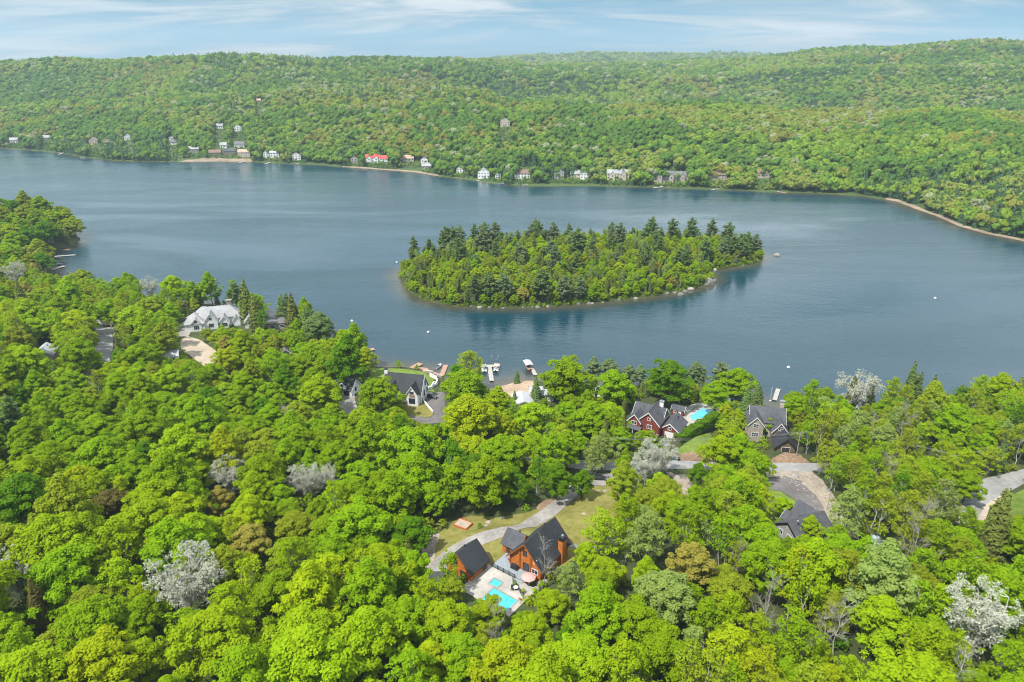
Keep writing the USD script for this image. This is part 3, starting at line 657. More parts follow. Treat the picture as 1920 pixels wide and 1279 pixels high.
# the log house's plot
drape('lawn', area([(812, 1062), (803, 1040), (810, 1012), (850, 978), (885, 965), (925, 972), (985, 962), (1030, 945), (1062, 925), (1072, 905), (1105, 892), (1152, 896), (1165, 935), (1150, 985), (1105, 1030), (1060, 1062), (1000, 1072), (905, 1068), (850, 1072)]), 'grass', 0.05, 0.8)
drape('gravel_bank', area([(786, 1048), (792, 1030), (812, 1006), (826, 998), (822, 1015), (815, 1040), (812, 1062), (803, 1120), (786, 1120)]), 'rubble', 0.09, 0.6)
drape('driveway', lane([(1098, 897), (1082, 915), (1058, 938), (1030, 962), (998, 981), (950, 994), (900, 1010), (858, 1030), (828, 1052), (812, 1078), (806, 1112)], 4.6).union(lane([(1058, 1020), (1090, 1028), (1120, 1030)], 2.6)), 'gravel', 0.13, 0.35)
drape('driveway', area([(1092, 903), (1098, 893), (1120, 888), (1160, 890), (1162, 905), (1142, 912), (1110, 911)]), 'gravel', 0.17, 0.3)
drape('flower_bed', area([(1005, 952), (1018, 938), (1042, 936), (1040, 950), (1018, 962)]), 'soil', 0.10, 0.5)
# the village road, drives and verges
drape('road', lane([(900, 845), (990, 862), (1060, 870), (1150, 875), (1262, 873), (1330, 873), (1440, 875), (1515, 875), (1600, 880), (1700, 900), (1780, 915), (1850, 912), (1920, 892), (2040, 868)], 6.4), 'road_grey', 0.12, 0.15)
drape('verge', area([(1262, 890), (1335, 890), (1335, 905), (1300, 925), (1285, 960), (1268, 940), (1262, 905)]), 'rubble', 0.09, 0.6)
drape('verge', area([(1262, 858), (1280, 850), (1330, 843), (1345, 862), (1262, 867)]), 'soil', 0.09, 0.6)
drape('lawn', area([(1262, 848), (1290, 828), (1330, 812), (1350, 850), (1330, 846), (1278, 852)]), 'grass_green', 0.06, 0.6)
drape('verge', area([(1445, 862), (1470, 848), (1500, 852), (1518, 868), (1445, 870)]), 'soil', 0.08, 0.6)
drape('verge', area([(1435, 882), (1520, 882), (1545, 905), (1575, 945), (1600, 985), (1612, 1012), (1585, 1005), (1555, 985), (1540, 950), (1505, 905), (1470, 893), (1438, 896)]), 'rubble', 0.09, 0.6)
drape('driveway', area([(1436, 900), (1470, 894), (1504, 905), (1530, 930), (1545, 955), (1556, 985), (1560, 1015), (1500, 1015), (1512, 965), (1490, 936), (1462, 922), (1436, 918)]), 'asphalt', 0.16, 0.3)
drape('lawn', area([(1440, 918), (1462, 922), (1490, 936), (1510, 965), (1500, 1000), (1455, 1000), (1430, 960)]), 'grass_green', 0.06, 0.6)
drape('driveway', area([(1770, 965), (1800, 932), (1850, 906), (1925, 886), (1925, 905), (1880, 928), (1848, 948), (1836, 975), (1800, 985)]), 'road_grey', 0.17, 0.4)
drape('verge', area([(1832, 978), (1846, 948), (1875, 930), (1884, 934), (1856, 952), (1846, 980)]), 'sand_pale', 0.20, 0.4)
drape('lawn', area([(1884, 934), (1930, 912), (1930, 1000), (1890, 1000), (1858, 975)]), 'grass_green', 0.06, 0.4)
drape('lane', area([(180, 592), (196, 614), (216, 614), (212, 650), (203, 688), (180, 668), (176, 655), (182, 640), (178, 606)]), 'road_grey', 0.13, 0.2)
drape('lane', area([(160, 700), (180, 690), (180, 722), (165, 726)]), 'asphalt', 0.13, 0.2)
# plots along the near shore
drape('lawn', area([(752, 744), (795, 744), (813, 776), (806, 783), (768, 778), (748, 770)]), 'grass', 0.07, 0.3)
drape('driveway', area([(786, 746), (800, 738), (833, 735), (838, 792), (790, 796), (766, 784), (770, 778), (806, 784), (815, 776)]), 'asphalt', 0.11, 0.3)
drape('driveway', area([(634, 736), (664, 737), (668, 760), (680, 785), (650, 782), (636, 765)]), 'gravel', 0.11, 0.3)
drape('lawn', area([(696, 690), (760, 692), (790, 697), (812, 706), (815, 738), (760, 742), (690, 736)]), 'grass_green', 0.05, 0.4)
drape('beach', area([(905, 727), (930, 722), (960, 718), (1003, 710), (1006, 740), (985, 748), (950, 748), (918, 740)]), 'sand', 0.06, 0.3)
drape('forecourt', area([(338, 640), (352, 630), (372, 636), (396, 652), (408, 662), (402, 690), (384, 688), (362, 672), (340, 658)]), 'sand_pale', 0.13, 0.3)
drape('driveway', area([(312, 628), (330, 612), (352, 600), (362, 618), (350, 632), (322, 640)]), 'gravel', 0.15, 0.3)
drape('pool_terrace', area([(1276, 796), (1282, 768), (1308, 755), (1345, 760), (1350, 775), (1320, 790)]), 'patio_stone', 0.10, 0.0)

# ------------------------------------------------------------------ parts of buildings
def rot90(p, axis):
    p = np.asarray(p, float)
    return p if axis == 'x' else np.column_stack([-p[:, 1], p[:, 0], p[:, 2]])
def gable(t, cx, cy, w, d, eave, apex, axis, wall, roof, over=0.45, th=0.18, z0=0.0, trim=None, low=0.9, fx=0.35):
    """a block under a gabled roof; w runs along x, d along y; the ridge runs along axis"""
    L, D = (w, d) if axis == 'x' else (d, w)
    a, b = L / 2, D / 2
    pts = [[-b, z0 - low], [b, z0 - low], [b, z0 + eave], [0, z0 + apex], [-b, z0 + eave]]
    v = np.array([[sx * a, y, z] for sx in (-1, 1) for y, z in pts])
    f = [[0, 1, 2], [0, 2, 4], [2, 3, 4], [5, 7, 6], [5, 9, 7], [7, 9, 8]]
    for i, j in ((0, 1), (1, 2), (4, 0)): f += [[i, i + 5, j + 5], [i, j + 5, j]]
    mv = lambda p: rot90(p, axis) + [cx, cy, 0]
    put('wall', MB().add(mv(v), f), wall, t)
    sl = (apex - eave) / b; e = b + over; up = 0.04
    zr, ze = z0 + apex + up, z0 + apex + up - sl * e
    mb = MB(); A = a + fx
    for s in (-1, 1):
        quad = [[-A, s * e, ze], [A, s * e, ze], [A, 0, zr], [-A, 0, zr]]
        if s == 1: quad = [quad[1], quad[0], quad[3], quad[2]]
        quad = np.array(quad) + [0, 0, th]
        q = mv(quad); mb.slab(q, th)
    put('roof', mb, roof, t)
    if trim:
        for sx in (-1, 1):
            tb = MB()
            for s in (-1, 1):
                p0, p1 = np.array([sx * (A + 0.03), s * e, ze - 0.03]), np.array([sx * (A + 0.03), 0, zr - 0.03])
                dv = np.array([0.05 * sx, 0, 0]); hgt = np.array([0, 0, 0.24])
                vv = np.array([p0 - dv - hgt, p0 + dv - hgt, p0 + dv + hgt * 0.7, p0 - dv + hgt * 0.7, p1 - dv - hgt, p1 + dv - hgt, p1 + dv + hgt * 0.7, p1 - dv + hgt * 0.7])
                tb.add(mv(vv), [[0, 1, 2, 3], [7, 6, 5, 4], [0, 4, 5, 1], [1, 5, 6, 2], [2, 6, 7, 3], [3, 7, 4, 0]])
            put('fascia', tb, trim, t)
def hip(t, cx, cy, w, d, eave, apex, wall, roof, over=0.5, z0=0.0, low=0.9):
    put('wall', MB().box((cx, cy, z0 + (eave - low) / 2), (w, d, eave + low)), wall, t)
    x, y = w / 2 + over, d / 2 + over; r = max(w, d) / 2 - min(w, d) / 2
    rx, ry = (r, 0) if w >= d else (0, r)
    b = [[-x, -y], [x, -y], [x, y], [-x, y]]
    v = np.array([[p[0] + cx, p[1] + cy, z0 + eave - 0.18] for p in b] + [[p[0] + cx, p[1] + cy, z0 + eave + 0.02] for p in b] + [[cx - rx, cy - ry, z0 + apex], [cx + rx, cy + ry, z0 + apex]])
    if w >= d: top = [[4, 5, 9], [4, 9, 8], [5, 6, 9], [6, 7, 8], [6, 8, 9], [7, 4, 8]]
    else: top = [[4, 5, 8], [5, 6, 9], [5, 9, 8], [6, 7, 9], [7, 4, 8], [7, 8, 9]]
    f = top + [[0, 2, 1], [0, 3, 2]]
    for i in range(4): j = (i + 1) % 4; f += [[i, j, j + 4], [i, j + 4, i + 4]]
    put('roof', MB().add(v, f), roof, t)
DIRS = {'-y': (np.array([1.0, 0, 0]), np.array([0, -1.0, 0])), '+y': (np.array([-1.0, 0, 0]), np.array([0, 1.0, 0])), '-x': (np.array([0, -1.0, 0]), np.array([-1.0, 0, 0])), '+x': (np.array([0, 1.0, 0]), np.array([1.0, 0, 0]))}
UPV = np.array([0, 0, 1.0])
def bar(mb, c, u, n, su, sn, sz):
    v = []
    for dz in (-1, 1):
        for du, dn in ((-1, -1), (1, -1), (1, 1), (-1, 1)): v.append(c + u * du * su / 2 + n * dn * sn / 2 + UPV * dz * sz / 2)
    mb.add(v, [[3, 2, 1, 0], [4, 5, 6, 7], [0, 1, 5, 4], [1, 2, 6, 5], [2, 3, 7, 6], [3, 0, 4, 7]])
def window(t, p, face, w=1.1, h=1.3, frame='white_trim', cols=2, rows=1, fw=0.14, name='window'):
    u, n = DIRS[face]; p = np.array(p, float); mb = MB()
    for s in (-1, 1):
        bar(mb, p + u * s * (w / 2 + fw / 2) + n * 0.03, u, n, fw, 0.12, h + 2 * fw)
        bar(mb, p + UPV * s * (h / 2 + fw / 2) + n * 0.03, u, n, w, 0.12, fw)
    for k in range(1, cols): bar(mb, p + u * (k / cols - 0.5) * w + n * 0.03, u, n, fw * 0.6, 0.10, h)
    for k in range(1, rows): bar(mb, p + UPV * (k / rows - 0.5) * h + n * 0.03, u, n, w, 0.09, fw * 0.6)
    f = put(name, mb, frame, t)
    pm = MB(); bar(pm, p + n * 0.012, u, n, w, 0.05, h); put('pane', pm, 'window_glass', f)
def door(t, p, face, w=1.0, h=2.1, leaf_look='dark_plastic', frame='white_trim', fw=0.12, name='door'):
    u, n = DIRS[face]; p = np.array(p, float); mb = MB()
    bar(mb, p + n * 0.02, u, n, w, 0.08, h); dm = put(name, mb, leaf_look, t)
    fb = MB()
    for s in (-1, 1): bar(fb, p + u * s * (w / 2 + fw / 2) + n * 0.04, u, n, fw, 0.12, h + fw)
    bar(fb, p + UPV * (h / 2 + fw / 4) + n * 0.04, u, n, w, 0.11, fw); put('frame', fb, frame, dm)
def chimney(t, x, y, z0, z1, s=1.1, lk='stone_wall', cap='dark_metal'):
    c = put('chimney', MB().box((x, y, (z0 + z1) / 2), (s, s * 0.8, z1 - z0)), lk, t)
    put('cap', MB().box((x, y, z1 + 0.09), (s * 1.25, s * 1.05, 0.18)).tube([(x, y, z1 + 0.15), (x, y, z1 + 0.6)], 0.16, 8), cap, c)
def vent(t, x, y, z, lk='dark_metal'):
    put('vent', MB().tube([(x, y, z - 0.3), (x, y, z + 0.35)], 0.14, 8).box((x, y, z + 0.42), (0.42, 0.42, 0.14)), lk, t)

# ------------------------------------------------------------------ the log house, its garage and pool
def L(x, y, z=0.0):
    a = math.radians(LOG_R); return (LOG_O[0] + x * math.cos(a) - y * math.sin(a), LOG_O[1] + x * math.sin(a) + y * math.cos(a), LOG_Z + z)
def log_thing(name, label, cat, x, y, z=0.0, rot=0.0, group=None): return thing(name, label, cat, L(x, y, z), LOG_R + rot, group)
t = log_thing('log_house', 'orange log house with steep black gable roof above the pool', 'house', 0, 0)
gable(t, 0, 5.75, 8.6, 11.5, 3.5, 8.3, 'y', 'logs_orange', 'roof_black', over=0.7, trim='wood_trim', fx=0.7)
gable(t, -6.4, 5.3, 4.6, 5.4, 2.9, 5.3, 'x', 'logs_orange', 'roof_charcoal', over=0.5, trim='wood_trim', fx=0.4)
for x, z in ((-4.28, 3.4), (-1.55, 6.2), (1.55, 6.2), (4.28, 3.4)): put('corner_post', MB().box((x, -0.08, z / 2), (0.28, 0.30, z)), 'wood_trim', t)
window(t, (-0.15, 0, 5.4), '-y', 0.8, 1.25, 'dark_metal', cols=1, rows=2); window(t, (2.75, 0, 4.4), '-y', 0.75, 1.15, 'white_trim', cols=1, rows=2)
window(t, (2.7, 0, 1.6), '-y', 1.5, 1.1, 'white_trim', cols=2); door(t, (0.2, 0, 1.65), '-y', 1.5, 2.1, 'window_glass', 'dark_metal')
door(t, (-6.9, 2.6, 1.5), '-y', 1.1, 2.1, 'dark_plastic', 'wood_trim'); window(t, (-5.2, 2.6, 1.8), '-y', 0.7, 1.0, 'dark_metal', cols=1)
window(t, (4.3, 3.0, 1.9), '+x', 1.4, 1.2, 'white_trim'); window(t, (-8.7, 5.3, 1.8), '-x', 1.2, 1.1, 'white_trim')
c = put('chimney', MB().box((4.75, 8.2, 2.9), (1.25, 1.7, 7.4)), 'logs_orange', t)
put('cap', MB().box((4.75, 8.2, 6.72), (1.5, 1.95, 0.22)).box((4.75, 8.2, 7.05), (1.1, 1.4, 0.5)), 'dark_metal', c); put('flue', MB().tube([(4.75, 8.2, 7.2), (4.75, 8.2, 7.75)], 0.28, 10), 'steel', c)
for x, y, z in ((-0.75, 8.9, 7.7), (0.55, 4.6, 7.95), (-5.8, 5.8, 5.15)): vent(t, x, y, z)
put('skylight_pipe', MB().tube([(1.3, 5.4, 6.6), (1.3, 5.4, 7.4)], 0.10, 8), 'steel', t)
put('deck', MB().poly([(-7.4, 2.5), (-7.4, -3.0), (1.7, -3.0), (1.7, -0.15), (-4.45, -0.15), (-4.45, 2.5)], -0.5, 0.55), 'deck_grey', t)
put('step', MB().box((0.6, -3.4, 0.15), (2.2, 0.7, 0.28)), 'deck_grey', t)
t = log_thing('log_garage', 'small orange log garage with black gable roof beside the pool terrace', 'garage', -11.7, -7.0)
gable(t, 0, 0, 7.2, 6.2, 2.7, 6.2, 'y', 'logs_orange', 'roof_black', over=0.6, trim='wood_trim', fx=0.5)
door(t, (3.6, 1.9, 1.1), '+x', 1.5, 2.1, 'dark_plastic', 'wood_trim'); door(t, (1.5, -3.1, 1.1), '-y', 1.8, 2.1, 'dark_plastic', 'wood_trim'); window(t, (-0.8, -3.1, 3.7), '-y', 0.9, 0.9, 'dark_metal', cols=1)
vent(t, -0.8, 0.3, 5.7)
put('gutter', MB().tube([(4.22, -3.5, 2.12), (4.22, 3.5, 2.12)], 0.09, 6), 'dark_metal', t)
# pool terrace with its two basins
ring = Polygon([(-8.6, -3.05), (-8.6, -13.4), (5.4, -13.4), (5.4, -3.05)])
spa, pool = sbox(-4.4, -8.0, -2.1, -6.0), sbox(-2.6, -12.8, 4.0, -8.6)
tm = trimesh.creation.extrude_polygon(ring.difference(spa).difference(pool), 0.75, engine='earcut')
def world_mesh(m, z):
    a = math.radians(LOG_R); R = np.array([[math.cos(a), -math.sin(a)], [math.sin(a), math.cos(a)]]); v = np.array(m.vertices); v[:, :2] = v[:, :2] @ R.T + LOG_O[:2]; v[:, 2] += LOG_Z + z; return v, np.array(m.faces)
structure('patio', world_mesh(tm, -0.58), 'patio_stone', smooth=False)
def basin(name, label, shp):
    x0, y0, x1, y1 = shp.bounds; cx, cy = (x0 + x1) / 2, (y0 + y1) / 2; w, d = x1 - x0, y1 - y0
    t = log_thing(name, label, 'pool', cx, cy)
    rim = Polygon([(-w / 2 - .3, -d / 2 - .3), (w / 2 + .3, -d / 2 - .3), (w / 2 + .3, d / 2 + .3), (-w / 2 - .3, d / 2 + .3)]).difference(sbox(-w / 2 + .02, -d / 2 + .02, w / 2 - .02, d / 2 - .02))
    r = trimesh.creation.extrude_polygon(rim, 0.06, engine='earcut'); r.apply_translation((0, 0, 0.172)); put('coping', MB().tm(r), 'stone', t)
    lin = MB().box((0, 0, -1.3), (w, d, 0.1))
    for s in (-1, 1): lin.box((s * (w / 2 - 0.05), 0, -0.55), (0.1, d - 0.2, 1.4)); lin.box((0, s * (d / 2 - 0.05), -0.55), (w, 0.1, 1.4))
    put('lining', lin, 'tile_blue', t)
    put('water', MB().box((0, 0, 0.0), (w - 0.2, d - 0.2, 0.12)), 'pool_water', t)
basin('spa_pool', 'small square turquoise spa basin in the stone terrace', spa)
basin('swimming_pool', 'long turquoise swimming pool half hidden by leaves below the log house', pool)
def fence_run(name, label, x0, y0, x1, y1, n, h=1.15, z=0.17):
    t = log_thing(name, label, 'railing', (x0 + x1) / 2, (y0 + y1) / 2, z)
    d = np.array([x1 - x0, y1 - y0]) / 2
    for k in range(n + 1):
        p = d * (2 * k / n - 1); put('post', MB().box((p[0], p[1], h / 2), (0.12, 0.12, h)).box((p[0], p[1], h + 0.03), (0.16, 0.16, 0.06)), 'dark_metal', t)
    for nm, zz in (('top_rail', h - 0.05), ('bottom_rail', 0.15)): put(nm, MB().tube([(-d[0], -d[1], zz), (d[0], d[1], zz)], 0.045, 6), 'dark_metal', t)
    bb = MB(); m = int(np.linalg.norm(d) * 2 / 0.14)
    for k in range(m): p = d * (2 * (k + .5) / m - 1); bb.box((p[0], p[1], h / 2), (0.022, 0.022, h - 0.2))
    say(put('baluster', bb, 'dark_metal', t), kind='stuff')
fence_run('deck_railing', 'black metal railing along the lower edge of the grey deck', -7.3, -3.2, -0.7, -3.2, 4)
fence_run('terrace_railing', 'black metal railing across the pool terrace beside the potted plants', -0.4, -4.3, 4.9, -7.3, 3)
t = log_thing('parasol', 'pink parasol open on the terrace below the log house', 'parasol', 3.0, -2.9, 0.17)
pole = MB().tube([(0, 0, 0), (0, 0, 2.7)], 0.035, 8); put('pole', pole, 'white_trim', t); put('base', MB().tube([(0, 0, 0), (0, 0, 0.1)], 0.3, 12), 'stone', t)
an = np.arange(8) * math.pi / 4; rimp = np.column_stack([1.7 * np.cos(an), 1.7 * np.sin(an), np.full(8, 2.12)]); midp = np.column_stack([0.9 * np.cos(an), 0.9 * np.sin(an), np.full(8, 2.50)])
cv = np.vstack([[[0, 0, 2.72]], midp, rimp, rimp - [0, 0, 0.18]]); cf = []
for k in range(8):
    j = (k + 1) % 8; cf += [[0, 1 + k, 1 + j], [1 + k, 9 + k, 9 + j], [1 + k, 9 + j, 1 + j], [9 + k, 17 + k, 17 + j], [9 + k, 17 + j, 9 + j]]
put('canopy', MB().add(cv, cf), 'pink_canvas', t)
for k in range(8): put('rib', MB().tube([(0, 0, 2.66), tuple(rimp[k] - [0, 0, 0.04])], 0.014, 4), 'white_trim', t)
t = log_thing('barbecue', 'barbecue under a black cover on the grey deck', 'barbecue', -2.4, -1.0, 0.55)
put('cover', MB().box((0, 0, 0.62), (1.9, 0.85, 1.0), top=0.93).box((0, 0, 1.22), (1.3, 0.7, 0.24), top=0.7), 'black_cover', t); 
for sx in (-1, 1): put('leg', MB().box((sx * 0.7, 0, 0.06), (0.09, 0.5, 0.12)), 'dark_metal', t)
def chair(label, x, y, z, rot, lk, grp=None):
    t = log_thing('garden_chair', label, 'chair', x, y, z, rot, grp)
    put('seat', MB().box((0, 0, 0.42), (0.6, 0.6, 0.08)), lk, t); put('backrest', MB().slab([(-0.3, 0.30, 0.45), (0.3, 0.30, 0.45), (0.3, 0.48, 1.1), (-0.3, 0.48, 1.1)], 0.06), lk, t)
    for a in (-1, 1):
        for b in (-1, 1): put('leg', MB().box((a * 0.26, b * 0.26, 0.19), (0.06, 0.06, 0.38)), lk, t)
chair('red garden chair on the deck left of the log gable', -5.0, 0.6, 0.55, 150, 'red_vinyl')
def potted(label, x, y, z, r, lk, pot):
    t = log_thing('potted_plant', label, 'potted plant', x, y, z)
    put('pot', MB().tube([(0, 0, 0), (0, 0, 0.45)], [0.2, 0.28], 10), pot, t)
    rng = np.random.default_rng(int(abs(x * 100))); c = rng.normal(size=(140, 3)); c = unit(c) * rng.uniform(0.5, 1, (140, 1)) * r + [0, 0, 0.5 + r * 0.8]
    put('leaves', leaf_quads(c, unit(c - [0, 0, 0.5]), 0.12, rng), lk, t)
def table(label, x, y, z, r, lk):
    t = log_thing('patio_table', label, 'table', x, y, z)
    put('tabletop', MB().tube([(0, 0, 0.70), (0, 0, 0.76)], r, 16), lk, t); put('leg', MB().tube([(0, 0, 0), (0, 0, 0.7)], [0.28, 0.06], 8), 'dark_metal', t)
potted('dark leafy plant in a pot beside the terrace railing', 0.9, -5.4, 0.17, 0.62, 'leaf_deep', 'dark_plastic'); potted('bushy plant in a terracotta pot at the railing end', 3.7, -6.0, 0.17, 0.5, 'leaf_green', 'terracotta')
table('round white patio table by the potted plants', 1.7, -6.0, 0.17, 0.55, 'white_trim')
chair('dark garden chair at the round patio table', 1.1, -6.6, 0.17, 30, 'dark_plastic'); chair('pink-cushioned garden chair at the pool terrace corner', 4.4, -8.0, 0.17, 200, 'pink_canvas')
t = thing('sandbox', 'raised orange timber bed filled with sand on the lawn above the driveway', 'sandbox', (*ground(868, 986)[:2], float(ground(868, 986)[2])), -30)
for nm, c, s in (('side_board', (-2.0, 0, 0.35), (0.14, 3.2, 0.9)), ('side_board', (2.0, 0, 0.35), (0.14, 3.2, 0.9)), ('side_board', (0, -1.53, 0.35), (3.86, 0.14, 0.9)), ('side_board', (0, 1.53, 0.35), (3.86, 0.14, 0.9))): put(nm, MB().box(c, s), 'orange_wood', t)
put('fill', MB().box((0, 0, 0.25), (3.84, 2.9, 0.8)), 'sand_pale', t); put('corner_post', MB().box((0, 1.7, 0.7), (0.16, 0.16, 1.7)), 'orange_wood', t)

# ------------------------------------------------------------------ houses along the near shore
t = thing('red_house', 'red clapboard house with charcoal roof and two white-trimmed front gables', 'house', RED_AT, -30)
gable(t, 0, 0, 8.0, 10.0, 5.2, 9.2, 'y', 'siding_red', 'roof_charcoal', trim='white_trim')
gable(t, -4.9, -2.6, 4.6, 6.0, 4.9, 7.5, 'y', 'siding_red', 'roof_charcoal', trim='white_trim')
gable(t, 7.2, 2.0, 7.0, 9.2, 2.9, 5.6, 'y', 'siding_red', 'roof_charcoal', trim='white_trim')
gable(t, -2.0, 3.4, 11.0, 6.5, 4.9, 7.9, 'x', 'siding_red', 'roof_charcoal', trim='white_trim')
put('porch_roof', MB().slab([(-7.6, -7.4, 2.5), (-2.0, -7.4, 2.5), (-2.0, -5.55, 3.1), (-7.6, -5.55, 3.1)], 0.16), 'roof_charcoal', t)
for x in (-7.3, -4.8, -2.3): put('porch_post', MB().box((x, -7.1, 0.9), (0.22, 0.22, 3.1)), 'white_trim', t)
window(t, (-4.9, -5.6, 4.2), '-y', 1.7, 1.3, cols=3); window(t, (0.6, -5.0, 3.7), '-y', 1.6, 1.3, cols=3); window(t, (0.3, -5.0, 6.6), '-y', 0.9, 0.9); door(t, (-4.0, -5.6, 1.1), '-y', 1.0, 2.1, 'dark_plastic'); window(t, (-6.1, -5.6, 1.3), '-y', 1.0, 1.2)
window(t, (1.6, -5.0, 1.3), '-y', 1.6, 1.3); window(t, (7.2, -2.6, 3.6), '-y', 1.0, 0.9); door(t, (7.2, -2.6, 1.1), '-y', 3.0, 2.2, 'white_trim', name='garage_door'); window(t, (-7.2, -2.6, 4.0), '-x', 1.0, 1.2)
chimney(t, 1.6, 4.2, 6.0, 10.0, 1.3, 'white_trim', 'steel'); vent(t, 2.0, -1.0, 7.2); vent(t, 8.2, 4.0, 5.4)
p = ground(1272, 776)
t = thing('pool_shed', 'little red pool shed with white trim behind the red house', 'shed', p, -30)
gable(t, 0, 0, 4.6, 3.4, 2.3, 3.6, 'x', 'siding_red', 'roof_charcoal', trim='white_trim', over=0.3); door(t, (0.9, -1.7, 1.05), '-y', 0.9, 2.0, 'white_trim'); window(t, (-1.0, -1.7, 1.4), '-y', 0.9, 0.8); window(t, (2.3, 0, 1.4), '+x', 0.9, 0.8)
z2 = POOL2_AT[2]
quad = [at(x, y, z2)[:2] for x, y in [(1298, 787), (1297, 782), (1318, 768), (1337, 771), (1336, 780)]]
pc = np.mean(quad, axis=0); qp = Polygon(np.array(quad) - pc).buffer(0.6).simplify(0.1)
t = thing('swimming_pool', 'bright turquoise kidney shaped pool beside the red house and hedge', 'pool', (pc[0], pc[1], z2))
co = trimesh.creation.extrude_polygon(qp.buffer(0.4).difference(qp.buffer(-0.05)), 0.35, engine='earcut'); co.apply_translation((0, 0, -0.08)); put('coping', MB().tm(co), 'patio_stone', t)
wm = trimesh.creation.extrude_polygon(qp, 0.3, engine='earcut'); wm.apply_translation((0, 0, -0.09)); put('water', MB().tm(wm), 'pool_water', t)
def wire_fence(label, px, h=1.3):
    pts = [ground(*q) for q in px]; o = pts[0]
    t = thing('pool_fence', label, 'fence', o)
    l = LineString([(q - o)[:2] for q in pts]); n = max(3, int(l.length / 1.8)); P = []
    for k in range(n + 1):
        c = l.interpolate(k / n, normalized=True).coords[0]; z = float(hz(o[0] + c[0], o[1] + c[1]) - o[2]); P.append((c[0], c[1], z))
        put('post', MB().box((c[0], c[1], z + h / 2), (0.09, 0.09, h + .2)), 'steel', t)
    for nm, zz in (('top_rail', h), ('bottom_rail', 0.2)): put(nm, MB().tube([(a, b, c + zz) for a, b, c in P], 0.04, 5), 'steel', t)
    for k in range(n):
        a, b = np.array(P[k]), np.array(P[k + 1]); m = MB()
        for j in range(1, 10): q = a + (b - a) * j / 10; m.box((q[0], q[1], q[2] + h / 2 + .1), (0.025, 0.025, h - .25))
        put('panel', m, 'steel', t)
wire_fence('pale metal fence round the turquoise pool of the red house', [(1284, 782), (1304, 764), (1330, 757)])
t = thing('brown_house', 'brown and tan house with charcoal gables beside the lake dock', 'house', BROWN_AT, -12)
gable(t, -4.2, -2.5, 5.2, 9.0, 6.6, 9.6, 'y', 'siding_tan', 'roof_charcoal', trim='white_trim')
gable(t, 0.2, 1.5, 12.0, 8.6, 6.0, 9.9, 'x', 'siding_tan', 'roof_charcoal', trim='white_trim')
gable(t, 4.4, -1.6, 5.2, 9.0, 4.2, 7.6, 'y', 'siding_brown', 'roof_charcoal', trim='white_trim')
gable(t, 5.6, -9.2, 6.4, 7.6, 2.3, 5.4, 'y', 'siding_brown', 'roof_black', over=0.8, fx=0.8)
window(t, (-4.2, -7.0, 6.2), '-y', 1.7, 1.4, cols=2, rows=2); window(t, (-4.2, -7.0, 2.7), '-y', 2.1, 1.6, cols=3, rows=2); window(t, (4.4, -6.1, 5.4), '-y', 1.3, 1.3, cols=2, rows=2); window(t, (0.1, -2.8, 3.9), '-y', 1.5, 1.3, cols=2)
door(t, (0.4, -2.8, 1.1), '-y', 1.1, 2.1, 'dark_plastic'); door(t, (5.6, -13.0, 1.1), '-y', 2.6, 2.0, 'dark_plastic', 'white_trim', name='garage_door'); window(t, (-6.8, -2.0, 3.0), '-x', 1.2, 1.4)
chimney(t, 5.6, 4.4, 4.0, 11.4, 1.3, 'stone_wall', 'steel'); vent(t, -1.5, 2.5, 8.2)
t = thing('white_house', 'white house with steep black roof and swept front gable by the shore', 'house', WHITE_AT, -12)
gable(t, -2.5, 1.5, 16.0, 8.6, 4.6, 10.4, 'x', 'siding_white', 'roof_black', over=0.5, trim='white_trim')
gable(t, 2.6, -2.4, 4.6, 6.0, 5.0, 8.4, 'y', 'siding_white', 'roof_black', over=0.3, trim='white_trim')
gable(t, -5.8, -2.4, 4.2, 6.0, 5.0, 8.0, 'y', 'siding_white', 'roof_black', over=0.3, trim='white_trim')
put('balcony', MB().box((2.6, -5.55, 4.6), (2.2, 0.25, 0.9)), 'dock_wood', t)
window(t, (2.6, -5.4, 2.2), '-y', 2.2, 2.0, 'dark_metal', cols=2, rows=2); window(t, (2.6, -5.4, 5.6), '-y', 1.5, 1.1, 'dock_wood', cols=2); window(t, (5.5, 1.0, 3.0), '+x', 0.9, 2.2, 'dark_metal', cols=1); window(t, (5.5, 2.6, 6.6), '+x', 0.8, 1.6, 'dark_metal', cols=1)
door(t, (5.5, -1.6, 1.1), '+x', 1.0, 2.1, 'dark_plastic'); window(t, (-5.8, -5.4, 2.2), '-y', 1.8, 1.6, cols=2); window(t, (-1.6, -2.8, 2.2), '-y', 2.2, 1.6, cols=3); window(t, (5.5, 4.4, 3.0), '+x', 0.9, 1.6, 'dark_metal', cols=1)
chimney(t, -10.2, 1.5, 6.0, 11.8, 1.3, 'white_trim', 'dark_metal')
t = thing('white_garage', 'white garage with two black doors under a black dormer roof', 'garage', WGAR_AT, -20)
gable(t, 0, 0, 8.0, 6.6, 2.8, 6.2, 'x', 'siding_white', 'roof_black', trim='white_trim'); gable(t, 0, -1.8, 3.2, 3.0, 4.2, 5.6, 'y', 'siding_white', 'roof_black', over=0.25, trim='white_trim')
for x in (-1.8, 1.8): door(t, (x, -3.3, 1.15), '-y', 2.7, 2.2, 'dark_metal', name='garage_door')
window(t, (0, -3.3, 4.0), '-y', 0.8, 0.8, 'dark_metal', cols=2); window(t, (4.0, 0, 2.0), '+x', 0.9, 1.3, 'dark_metal', cols=1)
